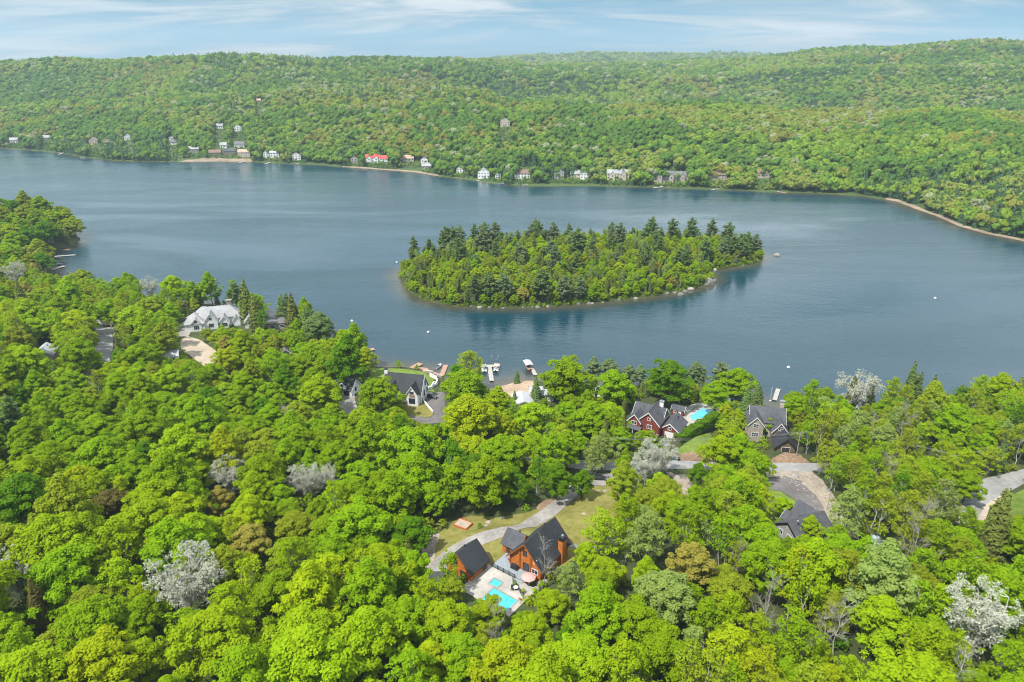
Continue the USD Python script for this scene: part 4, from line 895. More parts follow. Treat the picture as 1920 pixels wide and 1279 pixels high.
def wall_run(name, label, px, h, th, lk, cat='wall'):
    pts = [ground(*q) for q in px]; o = pts[0]; t = thing(name, label, cat, o)
    for a, b in zip(pts[:-1], pts[1:]):
        d = (b - a)[:2]; n = max(1, int(np.linalg.norm(d) / 4)); ang = math.degrees(math.atan2(d[1], d[0]))
        for k in range(n):
            c = a[:2] + d * (k + 0.5) / n - o[:2]; z = float(hz(*(a[:2] + d * (k + 0.5) / n)) - o[2])
            put('wall_panel', MB().box((c[0], c[1], z + h / 2 - 0.3), (np.linalg.norm(d) / n - 0.02, th, h + 0.6), ang).box((c[0], c[1], z + h + 0.05), (np.linalg.norm(d) / n - 0.02, th + 0.12, 0.1), ang), lk, t)
wall_run('garden_wall', 'low white wall running down beside the white house lawn', [(787, 745), (812, 774)], 0.7, 0.35, 'white_trim')
wall_run('terrace_wall', 'white retaining wall round the lakeside terrace of the white house', [(797, 735), (808, 731), (821, 722), (818, 712), (806, 706)], 1.5, 0.35, 'siding_white')
t = thing('pale_mansion', 'large pale stone house with many light grey gables behind the sandy forecourt', 'house', MANSION_AT, 18)
hip(t, 1.0, 2.5, 22, 11, 4.8, 9.4, 'siding_white', 'roof_light'); hip(t, -10.2, -1.5, 9.0, 11.4, 4.0, 8.0, 'siding_white', 'roof_light'); gable(t, -9.5, -6.0, 4.6, 3.0, 4.4, 6.8, 'y', 'siding_white', 'roof_light', trim='white_trim'); gable(t, -2.6, -3.4, 6.2, 6.4, 4.6, 8.4, 'y', 'siding_white', 'roof_light', trim='white_trim')
gable(t, 3.8, -4.2, 4.6, 5.2, 3.8, 6.4, 'y', 'siding_white', 'roof_light', trim='white_trim'); hip(t, 13.4, 0.5, 9.5, 9, 4.4, 8.2, 'siding_white', 'roof_light'); gable(t, 16.5, -6.6, 6.0, 8.0, 3.2, 6.6, 'y', 'siding_white', 'roof_light', trim='white_trim'); gable(t, 9.5, -3.0, 3.4, 4.0, 3.6, 5.4, 'y', 'siding_white', 'roof_grey', trim='white_trim'); hip(t, -6.2, 5.6, 8, 6, 5.4, 8.8, 'siding_white', 'roof_light')
for x, y, z in ((-9.5, -7.5, 2.2), (-2.6, -6.6, 2.2), (3.8, -6.8, 2.0), (16.5, -10.6, 1.8)): window(t, (x, y, z), '-y', 2.2, 1.7, 'stone', cols=3)
for x, y, z in ((-9.5, -7.5, 5.1), (-2.6, -6.6, 5.6)): window(t, (x, y, z), '-y', 1.1, 1.0, 'stone', cols=2)
door(t, (0.6, -3.0, 1.1), '-y', 1.3, 2.2, 'dock_wood'); chimney(t, 6.4, 3.6, 6.0, 11.6, 2.2, 'stone', 'stone'); window(t, (12.4, -4.0, 2.0), '-y', 1.8, 1.5, 'stone')
t = thing('grey_house', 'charcoal roofed house at the foot of the dark asphalt drive', 'house', GREYH_AT, 24)
gable(t, 0, 0, 12.0, 8.0, 3.0, 5.9, 'x', 'siding_grey', 'roof_charcoal', trim='dark_metal'); gable(t, 5.2, 3.6, 6.0, 7.0, 2.8, 5.0, 'y', 'siding_grey', 'roof_charcoal', trim='dark_metal'); gable(t, -0.8, 3.6, 3.0, 4.0, 3.0, 4.8, 'y', 'siding_grey', 'roof_charcoal', trim='white_trim')
window(t, (-6.0, -1.0, 1.8), '-x', 1.4, 1.3, 'white_trim'); window(t, (-6.0, 1.9, 1.8), '-x', 1.0, 1.3, 'white_trim'); window(t, (-2.0, -4.0, 1.7), '-y', 1.6, 1.2); window(t, (2.5, -4.0, 1.7), '-y', 1.6, 1.2)
put('flue', MB().tube([(-4.2, -1.2, 4.6), (-4.2, -1.2, 6.6)], 0.16, 8).box((-4.2, -1.2, 6.68), (0.5, 0.5, 0.14)), 'steel', t)
t = thing('lake_cottage', 'low cottage with pale metal roofs beside the sand beach', 'house', COTTAGE_AT, 8)
gable(t, 3.2, 2.6, 9.0, 7.6, 3.0, 4.4, 'x', 'siding_white', 'roof_pale', trim='white_trim'); gable(t, -5.2, -2.6, 7.0, 8.6, 2.6, 3.8, 'y', 'siding_white', 'roof_pale', trim='white_trim')
window(t, (3.2, -1.2, 1.7), '-y', 1.8, 1.2); window(t, (-5.2, -6.9, 1.5), '-y', 1.8, 1.2); vent(t, -1.6, 5.0, 4.0, 'steel'); window(t, (-1.3, 3.0, 1.7), '-x', 1.2, 1.2)
t = thing('beige_house', 'small beige house with pale grey gable roof among the trees by the lane', 'house', BEIGE_AT, 20)
gable(t, 0, 0, 7.6, 9.0, 3.0, 5.6, 'y', 'siding_cream', 'roof_pale', trim='white_trim'); window(t, (0.6, -4.5, 1.8), '-y', 1.1, 1.3); door(t, (-1.8, -4.5, 1.05), '-y', 1.0, 2.1, 'white_trim'); window(t, (0.4, -4.5, 3.9), '-y', 0.7, 0.7, cols=1); window(t, (-3.8, 0, 1.8), '-x', 1.2, 1.2); vent(t, 1.0, 1.5, 5.2)
t = thing('canvas_shelter', 'pale blue canvas shelter with a rounded top among the birches', 'shelter', TENT_AT, -15)
an = np.linspace(0, math.pi, 9); arc = np.column_stack([-1.7 * np.cos(an), 2.2 * np.sin(an) ** 0.8]); v = [(x, y, z) for y in (-2.6, 2.6) for x, z in arc]; f = [[k, k + 1, k + 10, k + 9] for k in range(8)]
put('canopy', MB().add(v, f).add([(x, -2.6, z) for x, z in arc], [[0, k, k + 1] for k in range(1, 8)]).add([(x, 2.6, z) for x, z in arc], [[0, k + 1, k] for k in range(1, 8)]), 'blue_canvas', t)
for y in (-2.2, -1.0, 1.0, 2.2): put('rib', MB().tube([(x * 1.01, y, z * 1.01) for x, z in arc], 0.05, 5), 'steel', t)
def small_house(name, label, px, py, rot, w, d, eave, apex, axis, wall, roof, cat='house', wins=((-0.25, '-y'), (0.25, '-y'))):
    p = ground(px, py); t = thing(name, label, cat, p, rot)
    gable(t, 0, 0, w, d, eave, apex, axis, wall, roof, trim='white_trim', over=0.35)
    for u, fc in wins:
        q = (u * w, -d / 2, eave * 0.55) if fc == '-y' else ((w / 2, u * d, eave * 0.55) if fc == '+x' else (-w / 2, u * d, eave * 0.55))
        window(t, q, fc, 1.2, 1.1)
    door(t, (0, -d / 2, 1.0), '-y', 0.95, 2.0, 'dark_plastic'); return t
small_house('white_cottage', 'white cottage with grey roof glimpsed between trees right of the beach cottage', 1124, 738, -25, 8, 9, 3.4, 6.6, 'y', 'siding_white', 'roof_grey', wins=((-0.25, '-y'), (0.28, '-y'), (0.1, '+x')))
small_house('boathouse', 'blue-grey boathouse under the trees left of the brown house', 1378, 752, -10, 7, 5, 3.0, 4.8, 'x', 'blue_paint', 'roof_grey', 'boathouse')
small_house('grey_cottage', 'grey gable roof just showing between crowns left of the white garage', 536, 674, 25, 7, 8, 3.2, 6.4, 'y', 'siding_grey', 'roof_grey')
small_house('white_shed', 'white shed with a pale roof at the edge of the sandy forecourt', 322, 676, 20, 6, 5, 2.8, 4.6, 'x', 'siding_white', 'roof_pale', 'shed')
p = ground(521, 612); t = thing('flat_boathouse', 'stone boathouse with a flat grey roof terrace beside the mansion', 'boathouse', p, 14)
put('wall', MB().box((0, 0, 1.0), (11, 9, 4.2)), 'stone_wall', t); put('roof', MB().box((0, 0, 3.2), (11.6, 9.6, 0.24)), 'roof_grey', t); put('parapet', MB().box((0, -4.65, 3.5), (11.6, 0.35, 0.38)).box((5.6, 0, 3.5), (0.35, 8.9, 0.38)), 'stone_pink', t); window(t, (-2, -4.5, 1.6), '-y', 1.8, 1.4); window(t, (2.5, -4.5, 1.6), '-y', 1.8, 1.4)

# ------------------------------------------------------------------ docks, boats, vehicles, poles and small things
def deg(a, b): return math.degrees(math.atan2(b[1] - a[1], b[0] - a[0]))
def dock(label, a, b, width=2.0, lk='dock_grey', cross=None, z=0.45, group=None, cells=True):
    """a pier from pixel a to pixel b at the water's level; cross: length of a T or L head"""
    A, B = at(*a), at(*b); ln = float(np.hypot(*(B - A)[:2])); t = thing('dock', label, 'dock', (A[0], A[1], 0), deg(A, B), group)
    n = max(1, int(ln / 3.0)) if cells else 1
    for k in range(n): put('deck_section', MB().box(((k + .5) * ln / n, 0, z), (ln / n - 0.05, width, 0.16)), lk, t)
    for k in range(n + 1):
        for s in (-1, 1): put('post', MB().tube([(k * ln / n, s * (width / 2 - 0.05), -0.8), (k * ln / n, s * (width / 2 - 0.05), z + 0.35)], 0.08, 6), 'pole_wood', t)
    if cross: put('dock_head', MB().box((ln - width * 0.6, 0, z + 0.01), (width * 1.2, cross, 0.16)), lk, t)
    return t
def hull(t, ln, wd, h, lk, inner, open_deck=True):
    """a lofted boat hull with gunwale and cockpit floor, bow towards +x"""
    s = np.linspace(0, 1, 9); half = wd / 2 * np.where(s < 0.45, 0.92 + 0.08 * s / 0.45, np.sqrt(np.clip(1 - ((s - 0.45) / 0.55) ** 2.2, 0, 1))); x = (s - 0.5) * ln
    half[-1] = 0.03; zt = h * (0.85 + 0.35 * s ** 2); v = []
    for i in range(9):
        w = half[i]; v += [[x[i], -w, zt[i]], [x[i], -w * 0.8, 0.1], [x[i], 0, -0.25 + 0.25 * s[i] ** 4], [x[i], w * 0.8, 0.1], [x[i], w, zt[i]]]
    f = []
    for i in range(8):
        for j in range(4): a = i * 5 + j; f += [[a, a + 5, a + 6], [a, a + 6, a + 1]]
    f += [[0, 1, 2], [0, 2, 4], [2, 3, 4]]
    put('hull', MB().add(v, f), lk, t, smooth=40)
    iv, jf = [], []
    for i in range(9):
        w = max(half[i] - 0.16, 0.01); iv += [[x[i], -half[i], zt[i] + 0.01], [x[i], -w, zt[i] + 0.01], [x[i], -w, 0.28], [x[i], w, 0.28], [x[i], w, zt[i] + 0.01], [x[i], half[i], zt[i] + 0.01]]
    for i in range(8):
        for j in range(5): a = i * 6 + j; jf += [[a, a + 6, a + 7], [a, a + 7, a + 1]]
    put('cockpit', MB().add(iv, jf), inner, t)
def motor(t, x, s=1.0):
    put('outboard_motor', MB().box((x - 0.2 * s, 0, 0.75 * s), (0.45 * s, 0.4 * s, 0.55 * s), top=0.8).box((x - 0.2 * s, 0, 0.1 * s), (0.2 * s, 0.15 * s, 0.9 * s)), 'dark_plastic', t)
def motorboat(label, p, rot, ln=5.6, wd=2.2, lk='white_gel', inner='tan_vinyl', lift=0.0, cover=None, group=None, wind=True):
    t = thing('motorboat', label, 'boat', (p[0], p[1], 0.05 + lift), rot, group)
    hull(t, ln, wd, 0.85, lk, inner); motor(t, -ln / 2)
    if wind: put('windscreen', MB().slab([(ln * 0.06, -wd * 0.42, 0.9), (ln * 0.06, wd * 0.42, 0.9), (-ln * 0.02, wd * 0.40, 1.4), (-ln * 0.02, -wd * 0.40, 1.4)], 0.03), 'window_glass', t)
    put('bow_deck', MB().add([(ln * 0.08, -wd * 0.44, 0.93), (ln * 0.08, wd * 0.44, 0.93), (ln * 0.3, wd * 0.34, 1.0), (ln * 0.46, 0.02, 1.1), (ln * 0.3, -wd * 0.34, 1.0)], [[0, 1, 2], [0, 2, 4], [2, 3, 4]]), lk, t)
    for x in (-0.12, -0.34): put('bench', MB().box((x * ln, 0, 0.52), (0.55, wd * 0.72, 0.45)), inner, t)
    return t
def pontoon(label, p, rot, canopy='tan_vinyl', group=None):
    t = thing('pontoon_boat', label, 'boat', (p[0], p[1], 0.1), rot, group)
    for s in (-1, 1): put('float', MB().tube([(-3.4, s * 0.95, 0.05), (3.2, s * 0.95, 0.05), (3.7, s * 0.95, 0.25)], [0.32, 0.32, 0.08], 10), 'steel', t)
    put('deck', MB().box((0, 0, 0.48), (6.8, 2.5, 0.14)), 'white_gel', t); motor(t, -3.5)
    for s in (-1, 1): put('side_panel', MB().box((0.1, s * 1.2, 0.9), (6.2, 0.06, 0.65)), 'white_gel', t); put('bench', MB().box((1.6 if s > 0 else -1.2, s * 0.8, 0.78), (2.4, 0.6, 0.45)), canopy, t)
    put('front_panel', MB().box((3.2, 0, 0.9), (0.06, 2.3, 0.65)), 'white_gel', t); put('console', MB().box((-0.2, -0.75, 0.95), (0.6, 0.7, 0.8)), 'dark_plastic', t)
    put('canopy', MB().box((-0.9, 0, 2.35), (3.0, 2.4, 0.1), top=0.94), canopy, t)
    for x in (-2.3, 0.5):
        for s in (-1, 1): put('canopy_pole', MB().tube([(x, s * 1.12, 0.5), (x, s * 1.1, 2.32)], 0.03, 5), 'steel', t)
    return t
def boat_lift(label, p, rot, w=3.2, l=4.2, roof=None):
    t = thing('boat_lift', label, 'boat lift', (p[0], p[1], 0), rot)
    for x in (-l / 2, l / 2):
        for y in (-w / 2, w / 2): put('post', MB().tube([(x, y, -0.9), (x, y, 2.6)], 0.07, 6), 'steel', t)
        put('cross_beam', MB().box((x, 0, 0.05), (0.12, w, 0.14)), 'steel', t)
    for y in (-w / 2, w / 2): put('side_beam', MB().box((0, y, 2.6), (l + 0.1, 0.12, 0.12)), 'steel', t)
    if roof:
        for y in (-0.3, 0.3): put('canopy', MB().slab([(-l / 2 - .4, y * w * 1.8 if y < 0 else 0, 2.7 if y < 0 else 3.1), (l / 2 + .4, y * w * 1.8 if y < 0 else 0, 2.7 if y < 0 else 3.1), (l / 2 + .4, 0 if y < 0 else y * w * 1.8, 3.1 if y < 0 else 2.7), (-l / 2 - .4, 0 if y < 0 else y * w * 1.8, 3.1 if y < 0 else 2.7)], 0.05), roof, t)
    return t
def car(label, p, rot, lk='car_black', tall=1.75, ln=4.7, open_top=False):
    t = thing('parked_car', label, 'car', p, rot); w = 1.85; a = ln / 2
    prof = [(-a, 0.35), (-a, 0.95), (-a + 0.1, 1.02), (a - 1.35, 1.02), (a - 0.15, 0.88), (a, 0.7), (a, 0.35)]
    b = trimesh.creation.extrude_polygon(Polygon(prof), w, engine='earcut'); v = np.array(b.vertices); put('body', MB().add(np.column_stack([v[:, 0], v[:, 2] - w / 2, v[:, 1]]), b.faces), lk, t)
    lo, hi = [(-a + 0.08, 1.0), (a - 1.3, 1.0)], [(-a + 0.35, tall - 0.06), (a - 2.1, tall - 0.06)]; q = w / 2 - 0.06; r = w / 2 - 0.22
    gv = [(x, s * q, z) for x, z in lo for s in (-1, 1)] + [(x, s * r, z) for x, z in hi for s in (-1, 1)]
    put('windows', MB().add(gv, [[0, 2, 6, 4], [3, 1, 5, 7], [2, 3, 7, 6], [1, 0, 4, 5]]), 'window_glass', t)
    put('roof', MB().box(((hi[0][0] + hi[1][0]) / 2, 0, tall - 0.03), (hi[1][0] - hi[0][0] + 0.06, 2 * r + 0.06, 0.07), top=0.94), lk, t)
    for s in (-1, 1):
        for nm, x in (('pillar', -a + 0.22), ('pillar', -0.35), ('pillar', a - 1.72)): put(nm, MB().tube([(x - (0.13 if x < -1 else (-0.39 if x > 0.5 else 0.0)), s * (q + 0.01), 1.0), (x + (0.13 if x < -1 else (-0.39 if x > 0.5 else 0.0)), s * (r + 0.01), tall - 0.06)], 0.045, 4), lk, t)
        for x in (-a + 0.85, a - 0.85):
            wh = put('wheel', MB().tube([(x, s * (w / 2 - 0.2), 0.35), (x, s * (w / 2 + 0.02), 0.35)], 0.35, 14), 'rubber', t); put('rim', MB().tube([(x, s * (w / 2 + 0.0), 0.35), (x, s * (w / 2 + 0.035), 0.35)], 0.21, 10), 'steel', wh)
        put('headlight', MB().box((a - 0.05, s * 0.68, 0.74), (0.16, 0.34, 0.16)), 'lamp_glass', t); put('tail_light', MB().box((-a, s * 0.76, 0.85), (0.06, 0.2, 0.3)), 'red_light', t); put('mirror', MB().box((a - 1.5, s * (w / 2 + 0.1), 1.08), (0.14, 0.2, 0.14)), lk, t)
    return t
def boulder(label, p, s, lk='stone', seed=0, group=None, name='boulder', sq=0.65):
    t = UsdGeom.Xform.Define(stage, '/World/' + numbered('/World', name)); t.AddTranslateOp().Set(Gf.Vec3d(*map(float, p)))
    m = trimesh.creation.icosphere(2); v = m.vertices * (0.72 + 0.55 * fbm(m.vertices * 1.1 + seed * 7.3, 3, seed)[:, None]) * [s, s * 0.8, s * sq]
    say(t, label, 'rock', group); put('stone', MB().add(v, m.faces), lk, t.GetPrim()); return t

# white house shore
dock('short wooden float at the foot of the big round tree', (683, 659), (702, 656), 2.6, 'dock_wood')
dock('orange timber jetty slanting out from the white house terrace', (772, 692), (789, 683), 3.0, 'dock_wood')
t = thing('stone_steps', 'row of pinkish timber steps down to the water by the white house', 'steps', at(788, 692)); t.GetAttribute('xformOp:translate').Set(Gf.Vec3d(*map(float, at(787, 692))))
for k in range(7): put('step', MB().box((k * 1.15 - 3.2, -k * 0.55 + 0.6, 0.35 + 0.10 * k), (1.0, 2.6, 0.6), 28), 'dock_wood', t)
wall_run('shore_wall', 'stone retaining wall stepping along the shore below the white house', [(793, 697), (812, 701), (830, 709)], 0.9, 1.2, 'stone_pink')
motorboat('white open rowing boat moored between jetty and terrace', at(822, 689), 60, 5.0, 1.9, 'white_gel', 'roof_grey', wind=False)
dock('brown timber pier beside the white open boat', (828, 706), (836, 686), 2.2, 'dock_wood')
# beach docks
dock('pale jetty with floats beside the pontoon boats at the beach', (922, 716), (917, 686), 2.0, 'dock_grey', cross=5.0)
pontoon('white pontoon boat with rosy seats on the beach side of the jetty', at(931, 692), 84, 'tan_vinyl'); pontoon('pontoon boat with pale cover left of the beach jetty', at(907, 693), 96, 'roof_pale')
t = boat_lift('grey boat lift standing off the end of the pontoon jetty', at(928, 678), 84, 3.0, 3.8)
motorboat('red speedboat under the white lift frame at the beach', at(991, 692), 105, 5.8, 2.3, 'red_paint', 'tan_vinyl', lift=0.2)
boat_lift('white canopied lift over the red speedboat', at(990, 690), 105, 3.2, 5.0, 'roof_white'); dock('pale bent jetty right of the red speedboat', (1004, 705), (997, 692), 1.8, 'dock_grey')
dock('long pale dock leading out beyond the brown house', (1452, 752), (1459, 731), 1.8, 'dock_grey')
t = thing('boat_launch_mast', 'thin white mast standing in the shallows off the brown house', 'mast', at(1444, 752)); put('pole', MB().tube([(0, 0, -1), (0, 0, 6.5)], 0.06, 6), 'white_trim', t); put('float', MB().tube([(0, 0, -0.1), (0, 0, 0.25)], 0.4, 8), 'white_trim', t)
# bay by the bluff
dock('upper pale dock off the wooded bluff', (126, 449), (146, 446), 2.2); dock('middle long pale dock off the wooded bluff', (103, 482), (142, 479), 2.2); dock('slanting pale dock at the mouth of the bay', (98, 507), (121, 500), 2.4)
motorboat('white motorboat covered at the slanting bay dock', at(92, 500), 150, 6.0, 2.4); motorboat('grey covered motorboat beside the slanting bay dock', at(109, 497), 20, 6.5, 2.4, 'steel', 'roof_pale')
motorboat('little white boat tied below the upper bay dock', at(128, 457), 100, 5, 2.2); motorboat('white boat moored at the tip of the bluff', at(117, 417), 10, 7, 2.6); t = thing('floating_raft', 'reddish bathing raft between the two bluff docks', 'raft', at(125, 469)); put('deck', MB().box((0, 0, 0.35), (5, 4, 0.3)), 'roof_brown', t); put('float', MB().box((0, 0, 0.05), (4.6, 3.6, 0.3)), 'dark_plastic', t)
dock('small white dock at the left tip of the island', (768, 500), (753, 500), 2.2, 'dock_grey', cross=4.5)
# floats on the lake
for px, py, lb in ((803, 624, 'white mooring buoy in the dark water before the island'), (660, 603, 'white mooring buoy off the dark pine point'), (1753, 560, 'white mooring buoy alone on the open water to the right'), (1478, 690, 'small white buoy off the right-hand shore'), (744, 493, 'grey buoy left of the island dock')):
    t = thing('buoy', lb, 'buoy', at(px, py)); m = trimesh.creation.icosphere(2, 0.75); m.apply_translation((0, 0, 0.3)); put('float', MB().tm(m), 'white_gel', t); put('ring', MB().tube([(0, 0, 0.95), (0, 0, 1.25)], 0.12, 8), 'steel', t)
boulder('lone dark rock breaking the water right of the island', at(1457, 479), 2.6, 'stone', 3, None, 'rock')
# cars, bins
car('black car parked on the gravel above the log house', ground(1122, 899), -8); car('black open jeep on the drive beside the white house', ground(811, 746), -32, tall=1.9, ln=4.2)
def bin_(label, p, lk):
    t = thing('wheeled_bin', label, 'bin', p, 15); put('body', MB().box((0, 0, 0.55), (0.72, 0.8, 0.95), top=1.12), lk, t); put('lid', MB().box((0, 0.02, 1.09), (0.84, 0.95, 0.10), top=0.95), lk, t)
    for s in (-1, 1): put('wheel', MB().tube([(s * 0.3, 0.42, 0.12), (s * 0.4, 0.42, 0.12)], 0.13, 10), 'rubber', t)
bin_('blue wheeled recycling bin at the roadside below the hedge', ground(1265, 862), 'blue_plastic'); bin_('dark wheeled bin at the roadside beside the blue one', ground(1272, 864), 'dark_plastic')
# poles and wires
POLES = {}
def pole(key, label, px, py, h=9.5, cross=True, name='utility_pole'):
    p = ground(px, py); t = thing(name, label, 'pole', p, 5); put('pole', MB().tube([(0, 0, -0.5), (0, 0, h)], [0.17, 0.11], 8), 'pole_wood', t)
    if cross:
        put('crossarm', MB().box((0, 0.14, h - 0.5), (2.2, 0.12, 0.14)), 'pole_wood', t)
        for x in (-1, 0, 1): put('insulator', MB().tube([(x, 0.14, h - 0.42), (x, 0.14, h - 0.18)], 0.06, 6), 'white_trim', t)
        put('transformer', MB().tube([(0.34, 0, h - 2.0), (0.34, 0, h - 1.1)], 0.24, 10), 'steel', t)
    POLES[key] = np.array([p[0], p[1], p[2] + h - 0.2])
pole('a', 'wooden utility pole by the road left of the red house', 1117, 868); pole('b', 'wooden utility pole at the corner of the brown house garage', 1493, 856); pole('c', 'wooden utility pole among the trees right of the birch stand', 1783, 900); pole('d', 'pale utility pole rising above the crowns right of the brown house', 1583, 850, 11.0)
pole('e', 'wooden utility pole beside the left-hand lane', 214, 640, 9.0)
t = thing('lamp_post', 'leaning grey lamp post on the stony bank above the asphalt drive', 'lamp post', ground(1550, 956), 0)
put('pole', MB().tube([(0, 0, -0.3), (0.3, 0, 6.2)], [0.12, 0.08], 8), 'pole_wood', t); put('arm', MB().tube([(0.3, 0, 6.2), (-0.6, 0, 6.7)], 0.05, 6), 'steel', t); put('lamp', MB().box((-0.8, 0, 6.7), (0.7, 0.3, 0.14)), 'steel', t)
def wires(label, a, b, offs=(-1, 0, 1, 0.3), group=None):
    A, B = POLES[a], POLES[b]; t = thing('overhead_wires', label, 'wires', A, 0, group); d = B - A; s = np.linspace(0, 1, 13)
    for k, o in enumerate(offs):
        drop = 0.0 if k < 3 else 1.6
        P = np.column_stack([d[0] * s, d[1] * s + o * 0.4, d[2] * s - 4 * s * (1 - s) * np.linalg.norm(d) * 0.022 - drop + o * 0.05]); put('wire', MB().tube(P, 0.028, 4, cap=False), 'wire', t)
wires('overhead wires from the roadside pole to the brown house corner', 'a', 'b'); wires('overhead wires running on right towards the birch stand', 'b', 'd'); wires('overhead wires crossing the wood to the right-hand edge pole', 'd', 'c')
POLES['z'] = POLES['c'] + np.array([60, 22, 1.0]); wires('overhead wires leaving past the right-hand road', 'c', 'z')
# boulders by the drives
for k, (px, py, s, lb) in enumerate([(1256, 890, 1.0, 'big pale boulder at the left end of the roadside stone row'), (1270, 896, 1.1, 'pale flat boulder second in the roadside stone row'), (1284, 894, 0.7, 'small pale boulder in the middle of the roadside stone row'), (1293, 897, 0.9, 'pale boulder at the right end of the roadside stone row'),
        (1490, 894, 1.3, 'broad pale boulder at the head of the asphalt drive'), (1466, 893, 0.8, 'pale boulder on the verge left of the asphalt drive'), (1508, 908, 0.7, 'pale stone beside the bend of the asphalt drive'), (1463, 934, 0.5, 'white stone on the small green lawn by the asphalt drive'), (1470, 938, 0.45, 'second white stone on the small green lawn by the asphalt drive'),
        (917, 980, 0.8, 'grey boulder at the top edge of the log house lawn'), (912, 986, 0.55, 'pale stone below the grey boulder on the log house lawn'), (942, 972, 0.6, 'pale stone at the wood edge above the log house lawn'), (1095, 964, 0.6, 'pale stone on the shaded lawn right of the driveway'), (1135, 921, 0.6, 'pale stone on the lawn below the parked black car'), (1122, 920, 0.45, 'little stone on the lawn left below the black car'),
        (1014, 1096, 1.0, 'pale boulder in the rockery right of the parasol'), (1006, 1104, 0.7, 'smaller pale rock in the rockery right of the parasol'), (1022, 1090, 0.6, 'upper pale rock in the rockery right of the parasol'), (945, 1025, 0.45, 'pale stone beside the log house entrance')]):
    boulder(lb, ground(px, py), s * 1.15, 'stone' if k % 3 else 'stone_pink', k)
rng = np.random.default_rng(5); rb = MB(); n = 0
for px0, py0, px1, py1, m in ((812, 1000, 796, 1060, 60), (800, 1055, 794, 1110, 40), (1475, 890, 1590, 1000, 150), (1268, 895, 1300, 930, 40), (1450, 848, 1500, 866, 25), (1262, 846, 1330, 860, 20)):
    for k in range(m):
        u = rng.random(); p = ground(px0 + (px1 - px0) * u + rng.normal() * 6 * (1 if m < 100 else 1.6), py0 + (py1 - py0) * u + rng.normal() * 3); m_ = trimesh.creation.icosphere(1, rng.uniform(0.12, 0.38)); rb.add(m_.vertices * rng.uniform(0.6, 1.2, 3) + p, m_.faces)
say(put('stones', rb, 'stone_pink'), 'loose pale stones scattered over the banks and verges', 'stones', kind='stuff')
# island shore rocks, each its own
ring = np.array(island.exterior.segmentize(2.0).coords); front = ring[(ring[:, 1] < 470)]
rng = np.random.default_rng(12); k = 0
pxy = project(np.column_stack([front, 0 * front[:, 0]])); order = np.argsort(pxy[0])
NUM = ['first', 'second', 'third', 'fourth', 'fifth', 'sixth', 'seventh', 'eighth', 'ninth', 'tenth', 'eleventh', 'twelfth', 'thirteenth', 'fourteenth', 'fifteenth', 'sixteenth', 'seventeenth', 'eighteenth', 'nineteenth', 'twentieth', 'twenty-first', 'twenty-second', 'twenty-third', 'twenty-fourth', 'twenty-fifth', 'twenty-sixth', 'twenty-seventh', 'twenty-eighth', 'twenty-ninth', 'thirtieth']
for i in order[::3]:
    x = pxy[0][i]
    if x < 770: continue
    if rng.random() < (0.55 if x < 1000 else 0.30): continue
    p = front[i]; s = rng.uniform(0.45, 1.0) ** 1.5 * 1.7 * (1.7 if 1255 < x < 1345 else 1.0)
    boulder(f'grey shore rock, {NUM[k % 30]} from the left {"along" if k < 30 else ("beyond the thirtieth along" if k < 60 else "beyond the sixtieth along")} the island shore', (p[0] + rng.normal() * 0.7, p[1] + rng.normal() * 0.7, 0.2), s, 'stone_dark' if k % 3 else 'stone', 40 + k, 'rocks along the island shore', 'shore_rock'); k += 1
for px, py, s, lb in ((1326, 531, 5.0, 'largest grey boulder of the rocky point on the island'), (1318, 521, 3.6, 'upper grey boulder of the rocky point on the island'), (1336, 527, 2.8, 'outer grey boulder of the rocky point on the island'), (1276, 553, 2.0, 'rock standing clear of the island front shore')):
    boulder(lb, at(px, py, 0.3), s, 'stone_dark', int(px), None, 'shore_rock', 0.8)
# clipped hedge by the red house
H0, H1 = ground(1268, 833), ground(1340, 800); hl = float(np.hypot(*(H1 - H0)[:2])); t = thing('hedge', 'tall dense dark green hedge between the red house and its lawn', 'hedge', H0, deg(H0, H1))
rng = np.random.default_rng(3); m = 5200; u = rng.random((m, 3)); side = rng.integers(0, 4, m); X = u[:, 0] * hl; Y = np.where(side == 0, -1.5, np.where(side == 1, 1.5, (u[:, 1] - 0.5) * 3.0)); Z = np.where(side >= 2, 2.9, u[:, 2] * 2.9)
X += rng.normal(size=m) * 0.12; Z += 0.35 * np.sin(X * 1.3) * (side >= 2) + rng.normal(size=m) * 0.12; Y += rng.normal(size=m) * 0.15 + 0.2 * np.sin(X * 0.9)
nn = np.stack([0 * X, np.where(side == 0, -1.0, np.where(side == 1, 1.0, 0)), np.where(side >= 2, 1.0, 0.35)], 1); put('foliage', leaf_quads(np.column_stack([X, Y, Z]), unit(nn + rng.normal(size=(m, 3)) * 0.5), 0.26, rng), 'hedge_green' if 'hedge_green' in LOOK else 'leaf_deep', t); put('branches', MB().box((hl / 2, 0, 1.25), (hl - 0.6, 2.2, 2.5), top=0.98), 'bark', t)

